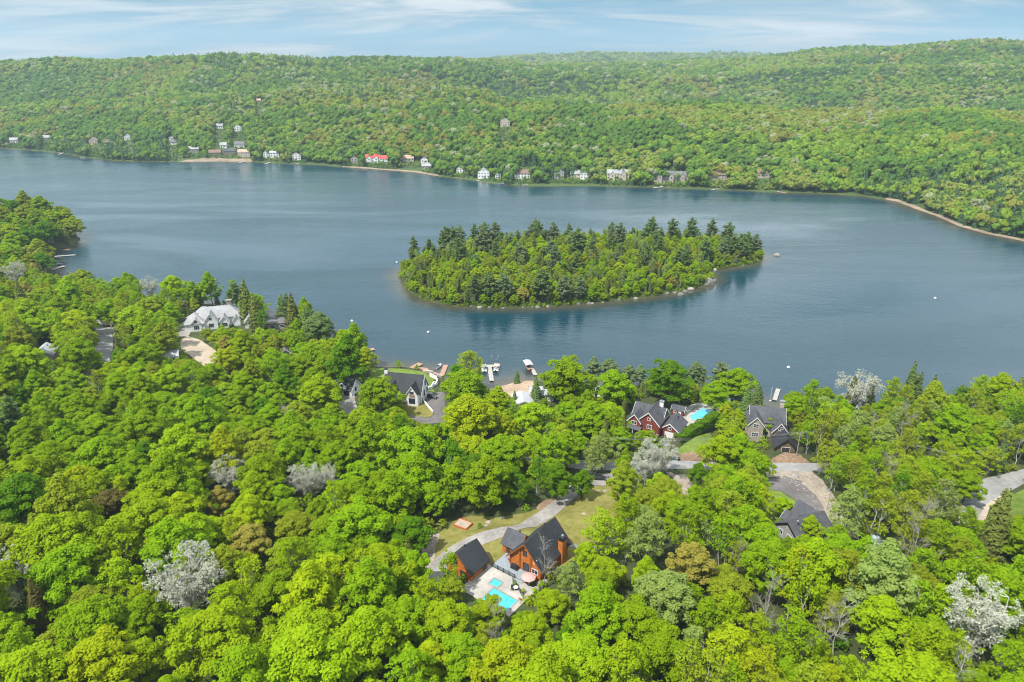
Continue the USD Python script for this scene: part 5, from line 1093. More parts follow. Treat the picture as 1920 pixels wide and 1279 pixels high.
# ------------------------------------------------------------------ houses and boats on the far shore
FAR_KEEP = []
def far_house(label, px, py, wpx, wall, roof, axis='x', tall=0.5, rot=0, gables=0, chim=False, name='lake_house', group=None):
    p = far_ground(px, py); sc = (COS * p[1] - SIN * (p[2] - EYE_H)) / FPX; w = wpx * sc * 1.08; d = min(w, 10.0); ev = min(max(w * tall * 0.70, 3.4), 7.2); ap = ev + min(d if axis == 'x' else w, 10) * 0.36
    t = thing(name, label, 'house', p, rot + math.degrees(math.atan2(-p[0], p[1])) * 0.5, group)
    gable(t, 0, 0, w, d, ev, ap, axis, wall, roof, over=0.5, trim=None, low=2.5)
    n = max(2, int(w / 3.2))
    for k in range(n):
        for r in range(2 if ev > 4.6 else 1):
            window(t, ((k + 0.5) / n * w - w / 2, -d / 2, ev * (0.28 + 0.46 * r) if ev > 4.6 else ev * 0.5), '-y', w / n * 0.42, 1.3, 'white_trim', cols=1, fw=0.12)
    for g in range(gables):
        gx_ = (g + 0.5) / gables * w - w / 2; gable(t, gx_, -d / 2 - 0.6, min(5.0, w / 4), 3.4, ev * 0.9, ap * 0.92, 'y', wall, roof, over=0.4, low=2.5); window(t, (gx_, -d / 2 - 2.3, ev * 0.62), '-y', 1.5, 1.8, 'white_trim', cols=1)
    if axis == 'y': window(t, (0, -d / 2, ev + 0.9), '-y', 1.2, 1.2, 'white_trim', cols=1)
    door(t, (w * 0.03, -d / 2, 1.0), '-y', 1.0, 2.0, 'dark_plastic', 'white_trim')
    if chim: chimney(t, w * 0.28, 1.0, ev, ap + 1.0, 1.2)
    FAR_KEEP.append((px, py, wpx, p[1])); return t
for a in [
    ('pale cottage at the left end of the far shore', 27, 268, 14, 'siding_white', 'roof_light', 'x', .5), ('low pale boathouse on the far shore beside the leftmost cottage', 88, 262, 12, 'siding_grey', 'roof_light', 'x', .4), ('pinkish cottage with orange roof near the left point', 177, 270, 13, 'siding_cream', 'roof_tan', 'y', .8), ('white roofed cottage up the slope left of the left bay', 240, 261, 10, 'siding_white', 'roof_white', 'y', .7),
    ('small grey cottage on the wooded left slope', 327, 270, 9, 'siding_white', 'roof_grey', 'x', .6), ('white house high on the wooded left slope', 447, 245, 13, 'siding_white', 'roof_grey', 'y', .7), ('pale roof showing higher up the left slope', 413, 240, 11, 'siding_white', 'roof_light', 'x', .4), ('grey roofed house at the left end of the sandy far beach', 365, 285, 17, 'siding_grey', 'roof_light', 'x', .45),
    ('brown boathouse low behind the sandy far beach', 404, 291, 20, 'siding_brown', 'roof_brown', 'x', .35), ('dark timber house beside the brown boathouse', 432, 289, 20, 'siding_brown', 'roof_charcoal', 'x', .4), ('pale stone house at the right end of the sandy far beach', 459, 293, 20, 'siding_cream', 'roof_tan', 'x', .5), ('grey and white cottage second row above the sandy beach', 420, 277, 11, 'siding_white', 'roof_light', 'x', .6), ('long white house second row above the sandy beach', 450, 276, 16, 'siding_white', 'roof_grey', 'x', .45),
    ('modern white house with silver gable, left of its white twin', 502, 294, 12, 'siding_white', 'roof_light', 'y', .9), ('modern white two storey house with dark glazing', 516, 294, 15, 'siding_white', 'roof_white', 'x', .75), ('small white house with brown roof right of the modern white pair', 557, 299, 15, 'siding_white', 'roof_brown', 'y', .75), ('grey timber cottage left of the red roofed house', 665, 304, 12, 'siding_tan', 'roof_brown', 'y', .8),
    ('white house with bright red roof and dormers on the far shore', 700, 304, 24, 'siding_white', 'roof_red', 'x', .5), ('low annexe with bright red roof beside the red roofed house', 720, 302, 13, 'siding_white', 'roof_red', 'x', .4), ('wide brown roofed bungalow right of the red roofs', 766, 301, 19, 'siding_cream', 'roof_tan', 'x', .3), ('white house half hidden by evergreens right of the bungalow', 796, 305, 12, 'siding_white', 'roof_grey', 'y', .7),
    ('grey boathouse by the water among dark evergreens', 800, 316, 16, 'siding_grey', 'roof_light', 'x', .4), ('white cottage with reddish porch below dark evergreens', 864, 323, 14, 'siding_white', 'roof_grey', 'y', .7), ('tall white lakeside house with gabled glazed front', 907, 333, 20, 'siding_white', 'roof_light', 'y', .9), ('little white tower-like cottage right of the glazed white house', 934, 334, 10, 'siding_white', 'roof_grey', 'y', 1.1),
    ('long white house below the orange cut bank', 979, 333, 26, 'siding_white', 'roof_brown', 'x', .45), ('grey three storey house with square front', 1048, 334, 17, 'siding_grey', 'roof_grey', 'y', 1.0), ('low house with grey roof left of the white gabled villa', 1078, 331, 16, 'siding_cream', 'roof_light', 'x', .4), ('white gabled villa above the boat dock', 1096, 335, 15, 'siding_white', 'roof_grey', 'y', .9),
    ('cream house with blue-grey roof and dormers', 1158, 336, 38, 'siding_cream', 'roof_light', 'x', .38), ('brown roofed house half hidden by trees right of the grand lodge', 1345, 335, 30, 'siding_tan', 'roof_brown', 'x', .35), ('brown roofed house at the right end of the lakeside row', 1432, 332, 24, 'siding_tan', 'roof_brown', 'x', .4),
    ('white house alone high on the central hillside', 947, 236, 16, 'siding_cream', 'roof_white', 'y', .7), ('pale farmhouse far up the left hill', 486, 192, 7, 'siding_tan', 'roof_tan', 'x', .5), ('grey cabin glimpsed behind the left bluff trees', 322, 262, 7, 'siding_white', 'roof_light', 'y', .6)]:
    far_house(*a, gables=2 if 'dormers' in a[0] else 0, chim='red roof and' in a[0])
t = far_house('grand grey roofed lodge with several gables on the far shore', 1257, 340, 58, 'siding_tan', 'roof_grey', 'x', .30, gables=3, chim=True)
for k, (x, y, rot, lb) in enumerate([(1232, 352, 5, 'white boat at the lodge dock'), (1244, 351, 170, 'second white boat right of the lodge dock'), (1341, 356, 20, 'white boat alone under the trees right of the lodge'), (1462, 360, 10, 'white boat at the brown house landing'), (1116, 345, 0, 'white boat moored between villa and cream house'), (1141, 348, 160, 'grey boat below the cream house'), (1080, 344, 20, 'white boat beside the villa dock'), (985, 348, 10, 'white boat off the cut bank house'),
        (940, 346, 200, 'blue boat on the beach of the tower cottage'), (700, 315, 10, 'white boat below the red roofed house'), (655, 312, 15, 'white boat at the left end of the stone wall shore'), (590, 306, 0, 'white boat moored at the dock right of the brown roofed house'), (452, 304, 5, 'white boat off the sandy far beach'), (365, 303, 0, 'boat moored at the left end of the sandy far beach'), (243, 300, 0, 'white boat at the left point'), (155, 297, 0, 'small white boat off the far left point'), (438, 301, 0, 'white boat on the sandy far beach')]):
    motorboat(lb, at(x, y), rot, 7.5, 2.8, 'blue_bright' if 'blue' in lb else ('steel' if 'grey' in lb else 'white_gel'), 'roof_pale')
for a, b, lb in [((100, 284), (114, 287), 'white dock off the leftmost cottages'), ((110, 290), (122, 286), 'long pale landing before the left point'), ((258, 301), (275, 299), 'pale dock at the left bay'), ((310, 300), (322, 298), 'white landing stage left of the yellow tree'), ((398, 303), (412, 299), 'white dock on the sandy far beach'), ((448, 306), (466, 302), 'long white dock off the stone house'), ((497, 308), (514, 303), 'white dock below the modern white houses'), ((556, 308), (570, 304), 'pale dock by the brown roofed cottage'), ((645, 314), (662, 309), 'pale stone pier left of the red roofs'), ((690, 317), (712, 314), 'rosy landing below the red roofed house'), ((748, 321), (762, 318), 'pale dock before the bungalow'), ((785, 324), (805, 320), 'stone landing among the evergreens'), ((855, 334), (875, 331), 'sandy landing left of the glazed white house'), ((895, 340), (908, 336), 'white dock before the glazed white house'), ((1034, 344), (1044, 347), 'white bent dock of the grey house'), ((1070, 346), (1086, 343), 'dock of the white villa'), ((1226, 353), (1250, 350), 'long dock of the grand lodge'), ((1336, 357), (1349, 352), 'dock under the trees right of the lodge'), ((1452, 359), (1474, 363), 'rosy dock at the right end of the row')]:
    dock(lb, a, b, 3.0, 'dock_wood' if ('rosy' in lb or 'sandy' in lb) else 'dock_grey', cells=False)

# ------------------------------------------------------------------ where no crown may stand in front of what the photograph shows
from PIL import Image, ImageDraw
KEEP = [
    [(800, 1062), (792, 1042), (812, 1012), (850, 982), (868, 966), (900, 972), (965, 968), (1012, 958), (1040, 950), (1062, 935), (1100, 928), (1125, 925), (1110, 960), (1088, 985), (1076, 1020), (1072, 1048), (1052, 1058), (1030, 1058), (1010, 1072), (1000, 1092), (985, 1112), (945, 1120), (916, 1112), (905, 1088), (880, 1082), (856, 1062), (835, 1050), (818, 1066)],
    [(1066, 938), (1074, 920), (1080, 938)], [(1104, 888), (1146, 888), (1150, 930), (1118, 930), (1104, 908)],
    [(1262, 830), (1325, 826), (1330, 850), (1322, 890), (1290, 905), (1262, 888)], [(1080, 862), (1112, 862), (1112, 876), (1080, 874)],
    [(1177, 770), (1200, 750), (1250, 745), (1290, 772), (1318, 760), (1340, 766), (1340, 790), (1326, 812), (1285, 832), (1258, 825), (1250, 806), (1195, 812), (1178, 800)],
    [(1400, 770), (1412, 752), (1450, 750), (1450, 730), (1464, 730), (1470, 775), (1482, 800), (1492, 850), (1500, 864), (1452, 866), (1462, 830), (1440, 815), (1402, 815)],
    [(1445, 870), (1515, 866), (1516, 886), (1475, 892), (1510, 905), (1540, 940), (1575, 990), (1560, 990), (1552, 972), (1535, 985), (1500, 1000), (1478, 1002), (1464, 968), (1500, 962), (1478, 930), (1448, 916)],
    [(1630, 996), (1656, 996), (1656, 1018), (1630, 1018)], [(1850, 910), (1920, 888), (1920, 910), (1880, 926), (1856, 942), (1846, 966), (1838, 962)], [(1885, 930), (1920, 915), (1920, 950), (1890, 940)],
    [(750, 700), (760, 692), (830, 696), (834, 735), (836, 785), (800, 786), (768, 775), (752, 745)], [(634, 704), (672, 704), (674, 730), (664, 765), (642, 765), (634, 740)], [(692, 684), (770, 690), (752, 700), (700, 700)],
    [(800, 682), (838, 684), (836, 705), (812, 700)], [(905, 690), (940, 676), (1005, 682), (1006, 735), (990, 748), (962, 752), (960, 735), (915, 722)], [(1006, 712), (1036, 712), (1036, 736), (1010, 738)], [(1108, 700), (1136, 700), (1136, 738), (1110, 738)],
    [(182, 602), (212, 612), (212, 650), (200, 674), (180, 652)], [(68, 655), (88, 642), (106, 660), (106, 670), (70, 668)], [(352, 602), (372, 582), (432, 574), (468, 590), (474, 622), (460, 626), (440, 600), (400, 612), (362, 618)],
    [(330, 630), (362, 625), (385, 640), (404, 655), (398, 680), (380, 678), (352, 660)], [(506, 590), (538, 592), (538, 612), (506, 612)], [(1370, 735), (1386, 735), (1386, 746), (1370, 746)], [(528, 658), (543, 658), (543, 666), (528, 666)], [(318, 656), (330, 656), (330, 668), (318, 668)],
    [(1432, 720), (1466, 722), (1462, 752), (1436, 748)], [(0, 0), (1920, 0), (1920, 330), (0, 330)], [(90, 494), (125, 494), (125, 512), (96, 512)], [(84, 500), (98, 496), (112, 505), (96, 512)]]
KS = 2
im = Image.new('L', (1920 // KS + 1, 1279 // KS + 1)); dr = ImageDraw.Draw(im)
for pg in KEEP: dr.polygon([(x / KS, y / KS) for x, y in pg], fill=255)
KM = np.asarray(im) > 0
# how far away the ground (or the lake) is at each kept pixel
gyk = np.zeros(KM.shape, np.float32); yy, xx = np.nonzero(KM)
dd = ray(xx * KS, yy * KS); tt = np.full(len(xx), 90.0); hit = np.zeros(len(xx), bool)
for stp in range(420):
    p = dd * tt[:, None] + [0, 0, EYE_H]; g = np.where((p[:, 0] > GX0) & (p[:, 0] < 420) & (p[:, 1] < 719), np.maximum(hz(p[:, 0], p[:, 1]), 0), 0.0)
    hit |= p[:, 2] < g; tt = np.where(hit, tt, tt + 2.0)
gyk[yy, xx] = (dd * tt[:, None])[:, 1]
_off = np.array([(r * math.cos(a), r * math.sin(a)) for r, m in ((0.25, 5), (0.6, 9), (0.92, 14)) for a in np.arange(m) * 2 * math.pi / m])
KM2 = np.zeros_like(KM); gyk2 = np.zeros_like(gyk)
def kept(x, y, z, R, Ht, base):
    """share of a crown that would hide something that must be seen; and whether its foot stands on kept ground"""
    cz = z + (base + Ht) / 2; px, py, dep = project(np.array([x, y, cz])); sc = FPX / dep
    q = _off * [R * sc, ((Ht - base) / 2 * 0.9 + R * 0.35) * sc] + [px, py]
    i, j = (q[:, 1] / KS).astype(int), (q[:, 0] / KS).astype(int); ok = (i >= 0) & (j >= 0) & (i < KM.shape[0]) & (j < KM.shape[1])
    i, j = np.clip(i, 0, KM.shape[0] - 1), np.clip(j, 0, KM.shape[1] - 1)
    h = KM[i, j] & ok & (gyk[i, j] > y - 1.0); h2 = KM2[i, j] & ok & (gyk2[i, j] > y - 1.0)
    fx, fy, _ = project(np.array([x, y, z])); fi, fj = int(fy / KS), int(fx / KS)
    foot = 0 <= fi < KM.shape[0] and 0 <= fj < KM.shape[1] and KM[fi, fj] and abs(gyk[fi, fj] - y) < 8
    return max(h.mean(), h2.mean() if h2.mean() > 0.07 else 0.0), foot
BLOCK = unary_union([g.buffer(0.6) for g in COVER] + [Point(*p[:2]).buffer(r) for p, r in ((RED_AT, 10), (BROWN_AT, 9), (WHITE_AT, 10), (WGAR_AT, 5), (MANSION_AT, 16), (GREYH_AT, 8), (COTTAGE_AT, 8), (BEIGE_AT, 5), (TENT_AT, 2.6), (POOL2_AT, 6), (LOG_O + [0, 5, 0], 9))] + [Polygon([L(*q)[:2] for q in ((-15.8, -2.5), (-16.2, -11), (-8.6, -14), (5.8, -13.8), (5.8, -2))]).buffer(0.8)])
shapely.prepare(BLOCK)

# ------------------------------------------------------------------ the trees
TREES = []           # name, shape, leaf, bark, x, y, z, scale, stretch, word for its look
class Spacing:
    def __init__(s, cell=6.0): s.c, s.d = cell, {}
    def near(s, x, y, r, k=0.86):
        n = int(2 + r / s.c); i, j = int(x // s.c), int(y // s.c)
        for a in range(i - n, i + n + 1):
            for b in range(j - n, j + n + 1):
                for X, Y, R in s.d.get((a, b), ()):
                    if (X - x) ** 2 + (Y - y) ** 2 < ((R + r) * k) ** 2: return True
        return False
    def add(s, x, y, r): s.d.setdefault((int(x // s.c), int(y // s.c)), []).append((x, y, r))
SP = Spacing()
def tree(name, shp, lf, bk, x, y, z, s, sz, word, label=None):
    TREES.append([name, shp, lf, bk, float(x), float(y), float(z), float(s), float(sz), word, label]); SP.add(x, y, DIMS[shp][0] * s * (0.35 if name == 'bare_tree' else 1.0))
WORD = {'leaf_lime': 'lime green', 'leaf_green': 'mid green', 'leaf_deep': 'deep green', 'leaf_olive': 'olive green', 'leaf_yellow': 'yellowish', 'leaf_rust': 'rusty orange', 'leaf_sage': 'pale sage green', 'leaf_brown': 'brownish', 'leaf_blossom': 'white-blossomed', 'needle_dark': 'dark green', 'needle_blue': 'blue-green', 'needle_olive': 'olive brown', 'bark_grey': 'leafless grey'}
def hand(name, shp, lf, bk, px, py, rpx, label=None, sz=1.0, fn=hz):
    """a tree whose crown is seen at a pixel with a given half width in pixels"""
    R, Ht, base = DIMS[shp]; s = 1.0
    for _ in range(4):
        g = ground(px, py, (Ht * sz + base) / 2 * s, fn); dep = project(g)[2]; s = rpx * dep / FPX / R
    if fn is hz and not near_land.contains(Point(g[0], g[1]).buffer(2.0)):
        e_ = near_land.buffer(-2.6).exterior; q_ = e_.interpolate(e_.project(Point(g[0], g[1]))); g = np.array([q_.x, q_.y, 0.0])
    tree(name, shp, lf, bk, g[0], g[1], float(fn(g[0], g[1])), s, sz, WORD[lf], label)
bw, bg, bk = 'bark_white', 'bark_grey', 'bark'
for px, py, r, lb in ((342, 1075, 66, 'biggest white-blossomed tree, standing alone in the left front of the wood'), (22, 1067, 44, 'white-blossomed tree cut by the left edge of the picture'), (424, 884, 33, 'small white-blossomed tree up the slope left of the twin white trees'), (568, 893, 30, 'left one of the twin tall white trees in the left wood'), (606, 890, 28, 'right one of the twin tall white trees in the left wood'),
        (1845, 1150, 66, 'white-blossomed tree in the lower right corner of the wood'), (1238, 846, 36, 'tall white-blossomed tree by the roadside bins'), (1212, 870, 26, 'slim pale blossomed tree left of the roadside white tree'), (362, 512, 17, 'white-blossomed crown on the lake edge behind the mansion'), (25, 508, 20, 'white-blossomed tree at the left edge below the bluff'), (1562, 690, 34, 'white-blossomed tree among dark spires on the right shore')):
    hand('blossom_tree', f'bloom{len(TREES) % 2}', 'leaf_blossom', bw, px, py, r, lb)
for px, py, r, lb in ((540, 785, 20, 'bare white-limbed tree in the wood left of the white garage'), (1022, 1040, 24, 'leafless grey tree in front of the log house roof'), (1718, 985, 40, 'tall half-bare grey tree with stout trunk right of the canvas shelter'), (1577, 1150, 30, 'bare white trunked tree in the lower right wood'), (1545, 1168, 26, 'grey bare tree beside the bare white trunk'),
        (930, 1165, 26, 'grey bare brush below the long swimming pool'), (1800, 1265, 34, 'white branched bare tree at the lower right bottom edge'), (1440, 1120, 36, 'wiry bare tree in the middle of the lower right wood'), (1700, 790, 22, 'bare twiggy tree at the lakeside right of the brown house'), (1640, 800, 18, 'leafless birch below the dark spires on the right'), (1665, 885, 26, 'bare pale birch in the birch stand'), (1385, 1040, 20, 'slim bare trunk left of the grey house'), (1010, 765, 10, 'thin dead tree by the beach cottage roof')):
    hand('bare_tree', f'bare{len(TREES) % 2}', 'bark_grey', bw if 'white' in lb else bg, px, py, r, lb, 1.15)
# trees that the photograph singles out
for a in [('broad3', 'leaf_deep', 1045, 893, 33, 'tall deep green tree standing between driveway and log house lawn'), ('broad1', 'leaf_deep', 1092, 900, 24, 'narrow deep green tree at the right side of the gravel driveway'), ('broad5', 'leaf_olive', 1168, 893, 33, 'round olive tree right of the parked black car'),
          ('broad0', 'leaf_green', 713, 735, 39, 'spreading tree that hides the left half of the white house'), ('broad2', 'leaf_green', 868, 718, 40, 'big round tree between the white boat and the beach'), ('broad4', 'leaf_yellow', 880, 775, 48, 'yellow-green tree right of the white house drive'), ('open0', 'leaf_olive', 880, 683, 30, 'pale olive birchy tree on the shore left of the beach jetty'),
          ('broad0', 'leaf_green', 1062, 705, 50, 'large round tree behind the beach cottage'), ('broad5', 'leaf_deep', 650, 662, 37, 'round deep green tree at the water left of the white house'), ('broad3', 'leaf_lime', 600, 730, 38, 'lime green tree left of the white garage'), ('broad3', 'leaf_green', 144, 660, 34, 'round green tree between the beige house and the lane'),
          ('broad1', 'leaf_lime', 935, 745, 26, 'round tree left of the beach cottage front roof'), ('broad0', 'leaf_lime', 1000, 778, 36, 'lime tree in front of the beach cottage'), ('broad2', 'leaf_green', 1098, 785, 30, 'bright round tree below the white cottage'), ('broad4', 'leaf_green', 1150, 720, 36, 'green tree right of the white cottage'), ('broad0', 'leaf_deep', 1255, 706, 46, 'wide dark crowned tree behind the red house'), ('broad1', 'leaf_green', 1345, 735, 27, 'round tree between the turquoise pool and the blue boathouse'),
          ('broad2', 'leaf_green', 1385, 712, 34, 'round tree above the blue boathouse at the water'), ('broad0', 'leaf_green', 1440, 790, 19, 'green tree before the tan gable of the brown house'), ('broad0', 'leaf_green', 1213, 822, 23, 'round green tree at the porch of the red house'), ('broad3', 'leaf_lime', 1350, 845, 38, 'tall lime tree right of the hedge lawn'), ('broad1', 'leaf_deep', 1310, 885, 22, 'bushy tree on the verge right of the bins'),
          ('open0', 'leaf_lime', 1130, 992, 40, 'feathery lime tree on the lawn right of the log house'), ('broad3', 'leaf_lime', 1100, 1036, 27, 'lime tree beside the chimney of the log house'), ('open1', 'leaf_sage', 1070, 1080, 34, 'greyish sage tree right of the parasol'), ('open2', 'leaf_sage', 1215, 1000, 46, 'pale feathery tree right of the log house lawn'), ('broad4', 'leaf_rust', 470, 1010, 36, 'rusty orange tree in the left wood'), ('broad2', 'leaf_brown', 205, 940, 36, 'brown crowned tree in the left wood'), ('broad0', 'leaf_rust', 410, 935, 30, 'orange tinged crown left of the rusty tree'), ('broad1', 'leaf_rust', 1300, 1050, 44, 'orange tinged tree left of the grey house'), ('cedar0', 'leaf_brown', 70, 1135, 22, 'reddish brown conifer in the lower left corner'),
          ('broad2', 'leaf_lime', 1034, 1128, 36, 'lime tree closing the right end of the pool terrace'), ('broad4', 'leaf_olive', 848, 1100, 24, 'olive tree at the foot of the log garage gable'), ('broad3', 'leaf_lime', 455, 640, 28, 'lime tree before the right half of the pale mansion'), ('broad0', 'leaf_yellow', 425, 672, 28, 'yellowish tree at the right edge of the sandy forecourt'), ('airy1', 'leaf_green', 838, 1062, 22, 'slim green tree against the log garage gable'), ('broad0', 'leaf_lime', 918, 1146, 36, 'lime tree hiding the left end of the swimming pool'), ('sapling0', 'leaf_yellow', 1025, 1065, 13, 'yellow green shrub at the log gable corner'), ('broad5', 'leaf_lime', 1520, 985, 22, 'pale green tree in front of the grey house roof'), ('open1', 'leaf_sage', 1130, 835, 34, 'grey green tree at the roadside left of the red house'), ('cedar1', 'needle_olive', 1870, 985, 30, 'olive conifer beside the right-hand road bend'), ('broad4', 'leaf_green', 1815, 905, 30, 'green tree before the right-hand road'), ('open1', 'leaf_sage', 1112, 856, 26, 'feathery grey green tree above the parked black car'), ('broad2', 'leaf_lime', 1468, 945, 20, 'lime tree at the lawn edge by the asphalt drive')]:
    hand('broadleaf_tree' if not a[0].startswith('cedar') else 'conifer', a[0], a[1], bk if not a[0].startswith(('open', 'airy')) else bg, a[2], a[3], a[4], a[5])
for k, (px, py, r, lf) in enumerate([ (1548, 680, 9, 'needle_dark'), (1530, 690, 10, 'needle_olive'), (1598, 680, 10, 'needle_dark'), (1612, 690, 13, 'needle_dark'), (1625, 705, 11, 'needle_dark'), (530, 575, 12, 'needle_dark'), (548, 580, 15, 'needle_olive'), (1400, 750, 14, 'needle_dark'), (1420, 745, 14, 'needle_dark'), (575, 600, 13, 'needle_dark'), (965, 745, 7, 'needle_dark'), (1005, 728, 12, 'needle_dark'), (1815, 705, 12, 'needle_olive'), (1835, 712, 10, 'needle_olive'), (1690, 720, 16, 'needle_olive'), (40, 560, 16, 'needle_brownish'), (48, 640, 14, 'needle_olive'), (965, 705, 6, 'needle_dark'), (240, 575, 10, 'needle_olive'), (460, 560, 18, 'needle_olive'), (480, 585, 16, 'needle_olive')]):
    lf = 'needle_olive' if lf not in LOOK else lf
    hand('conifer', (f'spruce{k % 3}' if k % 4 > 1 else f'cedar{k % 3}'), lf, bk, px, py - (8 if 1500 < px < 1640 else 0), r * (1.25 if 1500 < px < 1640 else 1.1), None, 1.0 if 1500 < px < 1640 else 0.70)
for px, py, r, sh in ((594, 612, 32, 'broad2'), (618, 603, 24, 'broad0'), (540, 570, 13, 'pine2'), (1330, 664, 15, 'pine3'), (1365, 676, 18, 'pine3'), (1290, 662, 17, 'broad5'), (1252, 664, 15, 'broad1'), (1105, 676, 19, 'broad5'), (1138, 677, 21, 'broad1'), (1172, 680, 17, 'broad3'), (1192, 686, 14, 'broad5'), (440, 548, 15, 'pine1'), (18, 770, 22, 'pine0'), (590, 575, 10, 'pine3')): hand('pine_tree', sh, 'needle_dark' if px < 1000 else 'needle_blue', bk, px, py, r)

for k, (px, py, r, lf, lb) in enumerate([(1018, 1094, 11, 'leaf_green', 'rounded green shrub in the rockery right of the parasol'), (1004, 1110, 12, 'leaf_lime', 'lime shrub at the right edge of the pool terrace'), (1030, 1078, 10, 'leaf_olive', 'olive shrub under the bare tree by the log gable'), (990, 1124, 13, 'leaf_yellow', 'yellowish shrub at the lower right corner of the pool terrace'), (868, 1082, 9, 'leaf_green', 'green shrub against the log garage wall'), (900, 985, 7, 'leaf_deep', 'small dark bush beside the timber sandbox')]):
    hand('shrub', f'sapling{k % 2}', lf, bk, px, py, r, lb)
# the crowns named so far stay in sight
for t_ in TREES:
    if (not t_[10] and t_[0] != 'pine_tree') or (t_[0] == 'bare_tree' and 'stout' not in t_[10] and 'bare white trunked' not in t_[10]): continue
    R_, H_, b_ = DIMS[t_[1]]; px_, py_, dp_ = project(np.array([t_[4], t_[5], t_[6] + (H_ * t_[8] + b_) / 2 * t_[7]])); k_ = FPX / dp_ / KS * t_[7]
    yy, xx = np.ogrid[:KM.shape[0], :KM.shape[1]]; m_ = (((xx - px_ / KS) / (R_ * 0.85 * k_)) ** 2 + ((yy - (py_ / KS - 0.12 * R_ * k_)) / (((H_ - b_) * 0.36 + R_ * 0.15) * k_)) ** 2 < 1) & ~KM
    KM2 |= m_; gyk2[m_] = t_[5] + 0.5
# fill the rest of the near wood
def region(px, py):
    """what grows where: (chances of broad, open, airy, conifer), leaf colours"""
    if px > 1440 and 760 < py < 1020: return (0.34, 0.30, 0.34, 0.02), (('leaf_green', .30), ('leaf_olive', .36), ('leaf_sage', .10), ('leaf_lime', .20), ('leaf_deep', .04))
    if px > 1150 and 860 < py < 1130: return (0.50, 0.34, 0.15, 0.01), (('leaf_lime', .32), ('leaf_green', .22), ('leaf_olive', .24), ('leaf_sage', .07), ('leaf_yellow', .15))
    if px > 1280 and py >= 1020: return (0.58, 0.27, 0.14, 0.01), (('leaf_lime', .44), ('leaf_green', .18), ('leaf_olive', .22), ('leaf_yellow', .08), ('leaf_sage', .08))
    if px > 1000 and py <= 860: return (0.66, 0.16, 0.06, 0.12), (('leaf_green', .40), ('leaf_lime', .32), ('leaf_olive', .16), ('leaf_deep', .08), ('leaf_yellow', .04))
    if px < 480 and py < 640: return (0.60, 0.18, 0.10, 0.12), (('leaf_lime', .30), ('leaf_green', .32), ('leaf_olive', .20), ('leaf_yellow', .13), ('leaf_rust', .05))
    if px < 700 and py < 860: return (0.80, 0.12, 0.04, 0.04), (('leaf_green', .46), ('leaf_lime', .30), ('leaf_olive', .10), ('leaf_deep', .08), ('leaf_yellow', .06))
    if px > 700 and 850 < py < 1000 and px < 1050: return (0.86, 0.06, 0.06, 0.02), (('leaf_green', .40), ('leaf_deep', .38), ('leaf_lime', .22))
    return (0.87, 0.09, 0.03, 0.01), (('leaf_lime', .50), ('leaf_green', .26), ('leaf_olive', .08), ('leaf_yellow', .13), ('leaf_deep', .03))
rng = np.random.default_rng(21)
def pick(pairs):
    r = rng.random() * sum(w for _, w in pairs)
    for k, w in pairs:
        r -= w
        if r <= 0: return k
    return pairs[-1][0]
def candidates(n, x0, x1, y0, y1): return np.column_stack([rng.uniform(x0, x1, n), rng.uniform(y0, y1, n)])
C = candidates(42000, -420, 330, 70, 700)
C = C[shapely.contains_xy(near_land.buffer(-1.5), C[:, 0], C[:, 1]) & ~shapely.contains_xy(BLOCK, C[:, 0], C[:, 1])]
cz = hz(C[:, 0], C[:, 1]); PX, PY, PD = project(np.column_stack([C, cz + 8]))
ok = (PX > -150) & (PX < 2070) & (PY < 1440) & (PY > 325) & (np.abs(C[:, 0]) < 0.80 * C[:, 1] + 45)
for (x, y), z, px, py in zip(C[ok], cz[ok], PX[ok], PY[ok]):
    chance, cols = region(px, py); form = ('broad', 'open', 'airy', 'cone')[rng.choice(4, p=chance)]
    tone = fbm(np.array([x / 26, y / 26, 3.0]), 2, 8); lf = pick(cols)
    if lf in ('leaf_lime', 'leaf_yellow') and tone < 0.40: lf = 'leaf_green'
    size = rng.choice([rng.uniform(0.62, 0.9), rng.uniform(0.85, 1.2), rng.uniform(1.1, 1.45)], p=[0.3, 0.42, 0.28]) * (1.14 if y < 175 else 1.0)
    bluff = y > 430 and x < -300
    if bluff: lf = pick((('leaf_green', .4), ('leaf_olive', .25), ('leaf_deep', .2), ('leaf_lime', .15))); form = 'broad' if rng.random() < .72 else 'cone'; size *= 1.22
    if form == 'broad': shp = f'broad{rng.integers(6)}'; nm, bark = 'broadleaf_tree', bk
    elif form == 'open': shp = f'open{rng.integers(3)}'; nm, bark = 'broadleaf_tree', bg
    elif form == 'airy': shp = (f'airy{rng.integers(3)}' if rng.random() < .6 else f'stems{rng.integers(2)}'); nm, bark = 'birch_tree', bw
    else: size *= 0.8; shp = (f'spruce{rng.integers(3)}' if rng.random() < .5 else f'cedar{rng.integers(3)}'); nm, bark = 'conifer', bk; lf = pick((('needle_dark', .5), ('needle_olive', .5)))
    R, Ht, base = DIMS[shp]; s = min(size, 1.2) if form != 'broad' else size
    if SP.near(x, y, R * s, 0.60 if form == 'broad' else 0.52): continue
    done = False
    for sh in (1.0, 0.78, 0.58):
        ks, foot = kept(x, y, z, R * s * sh, Ht * s * sh, base * s * sh)
        if ks <= 0.045 and not foot: s *= sh; done = True; break
    if not done: continue
    tree(nm, shp, lf, bark, x, y, z, s, rng.uniform(0.92, 1.10), WORD[lf])
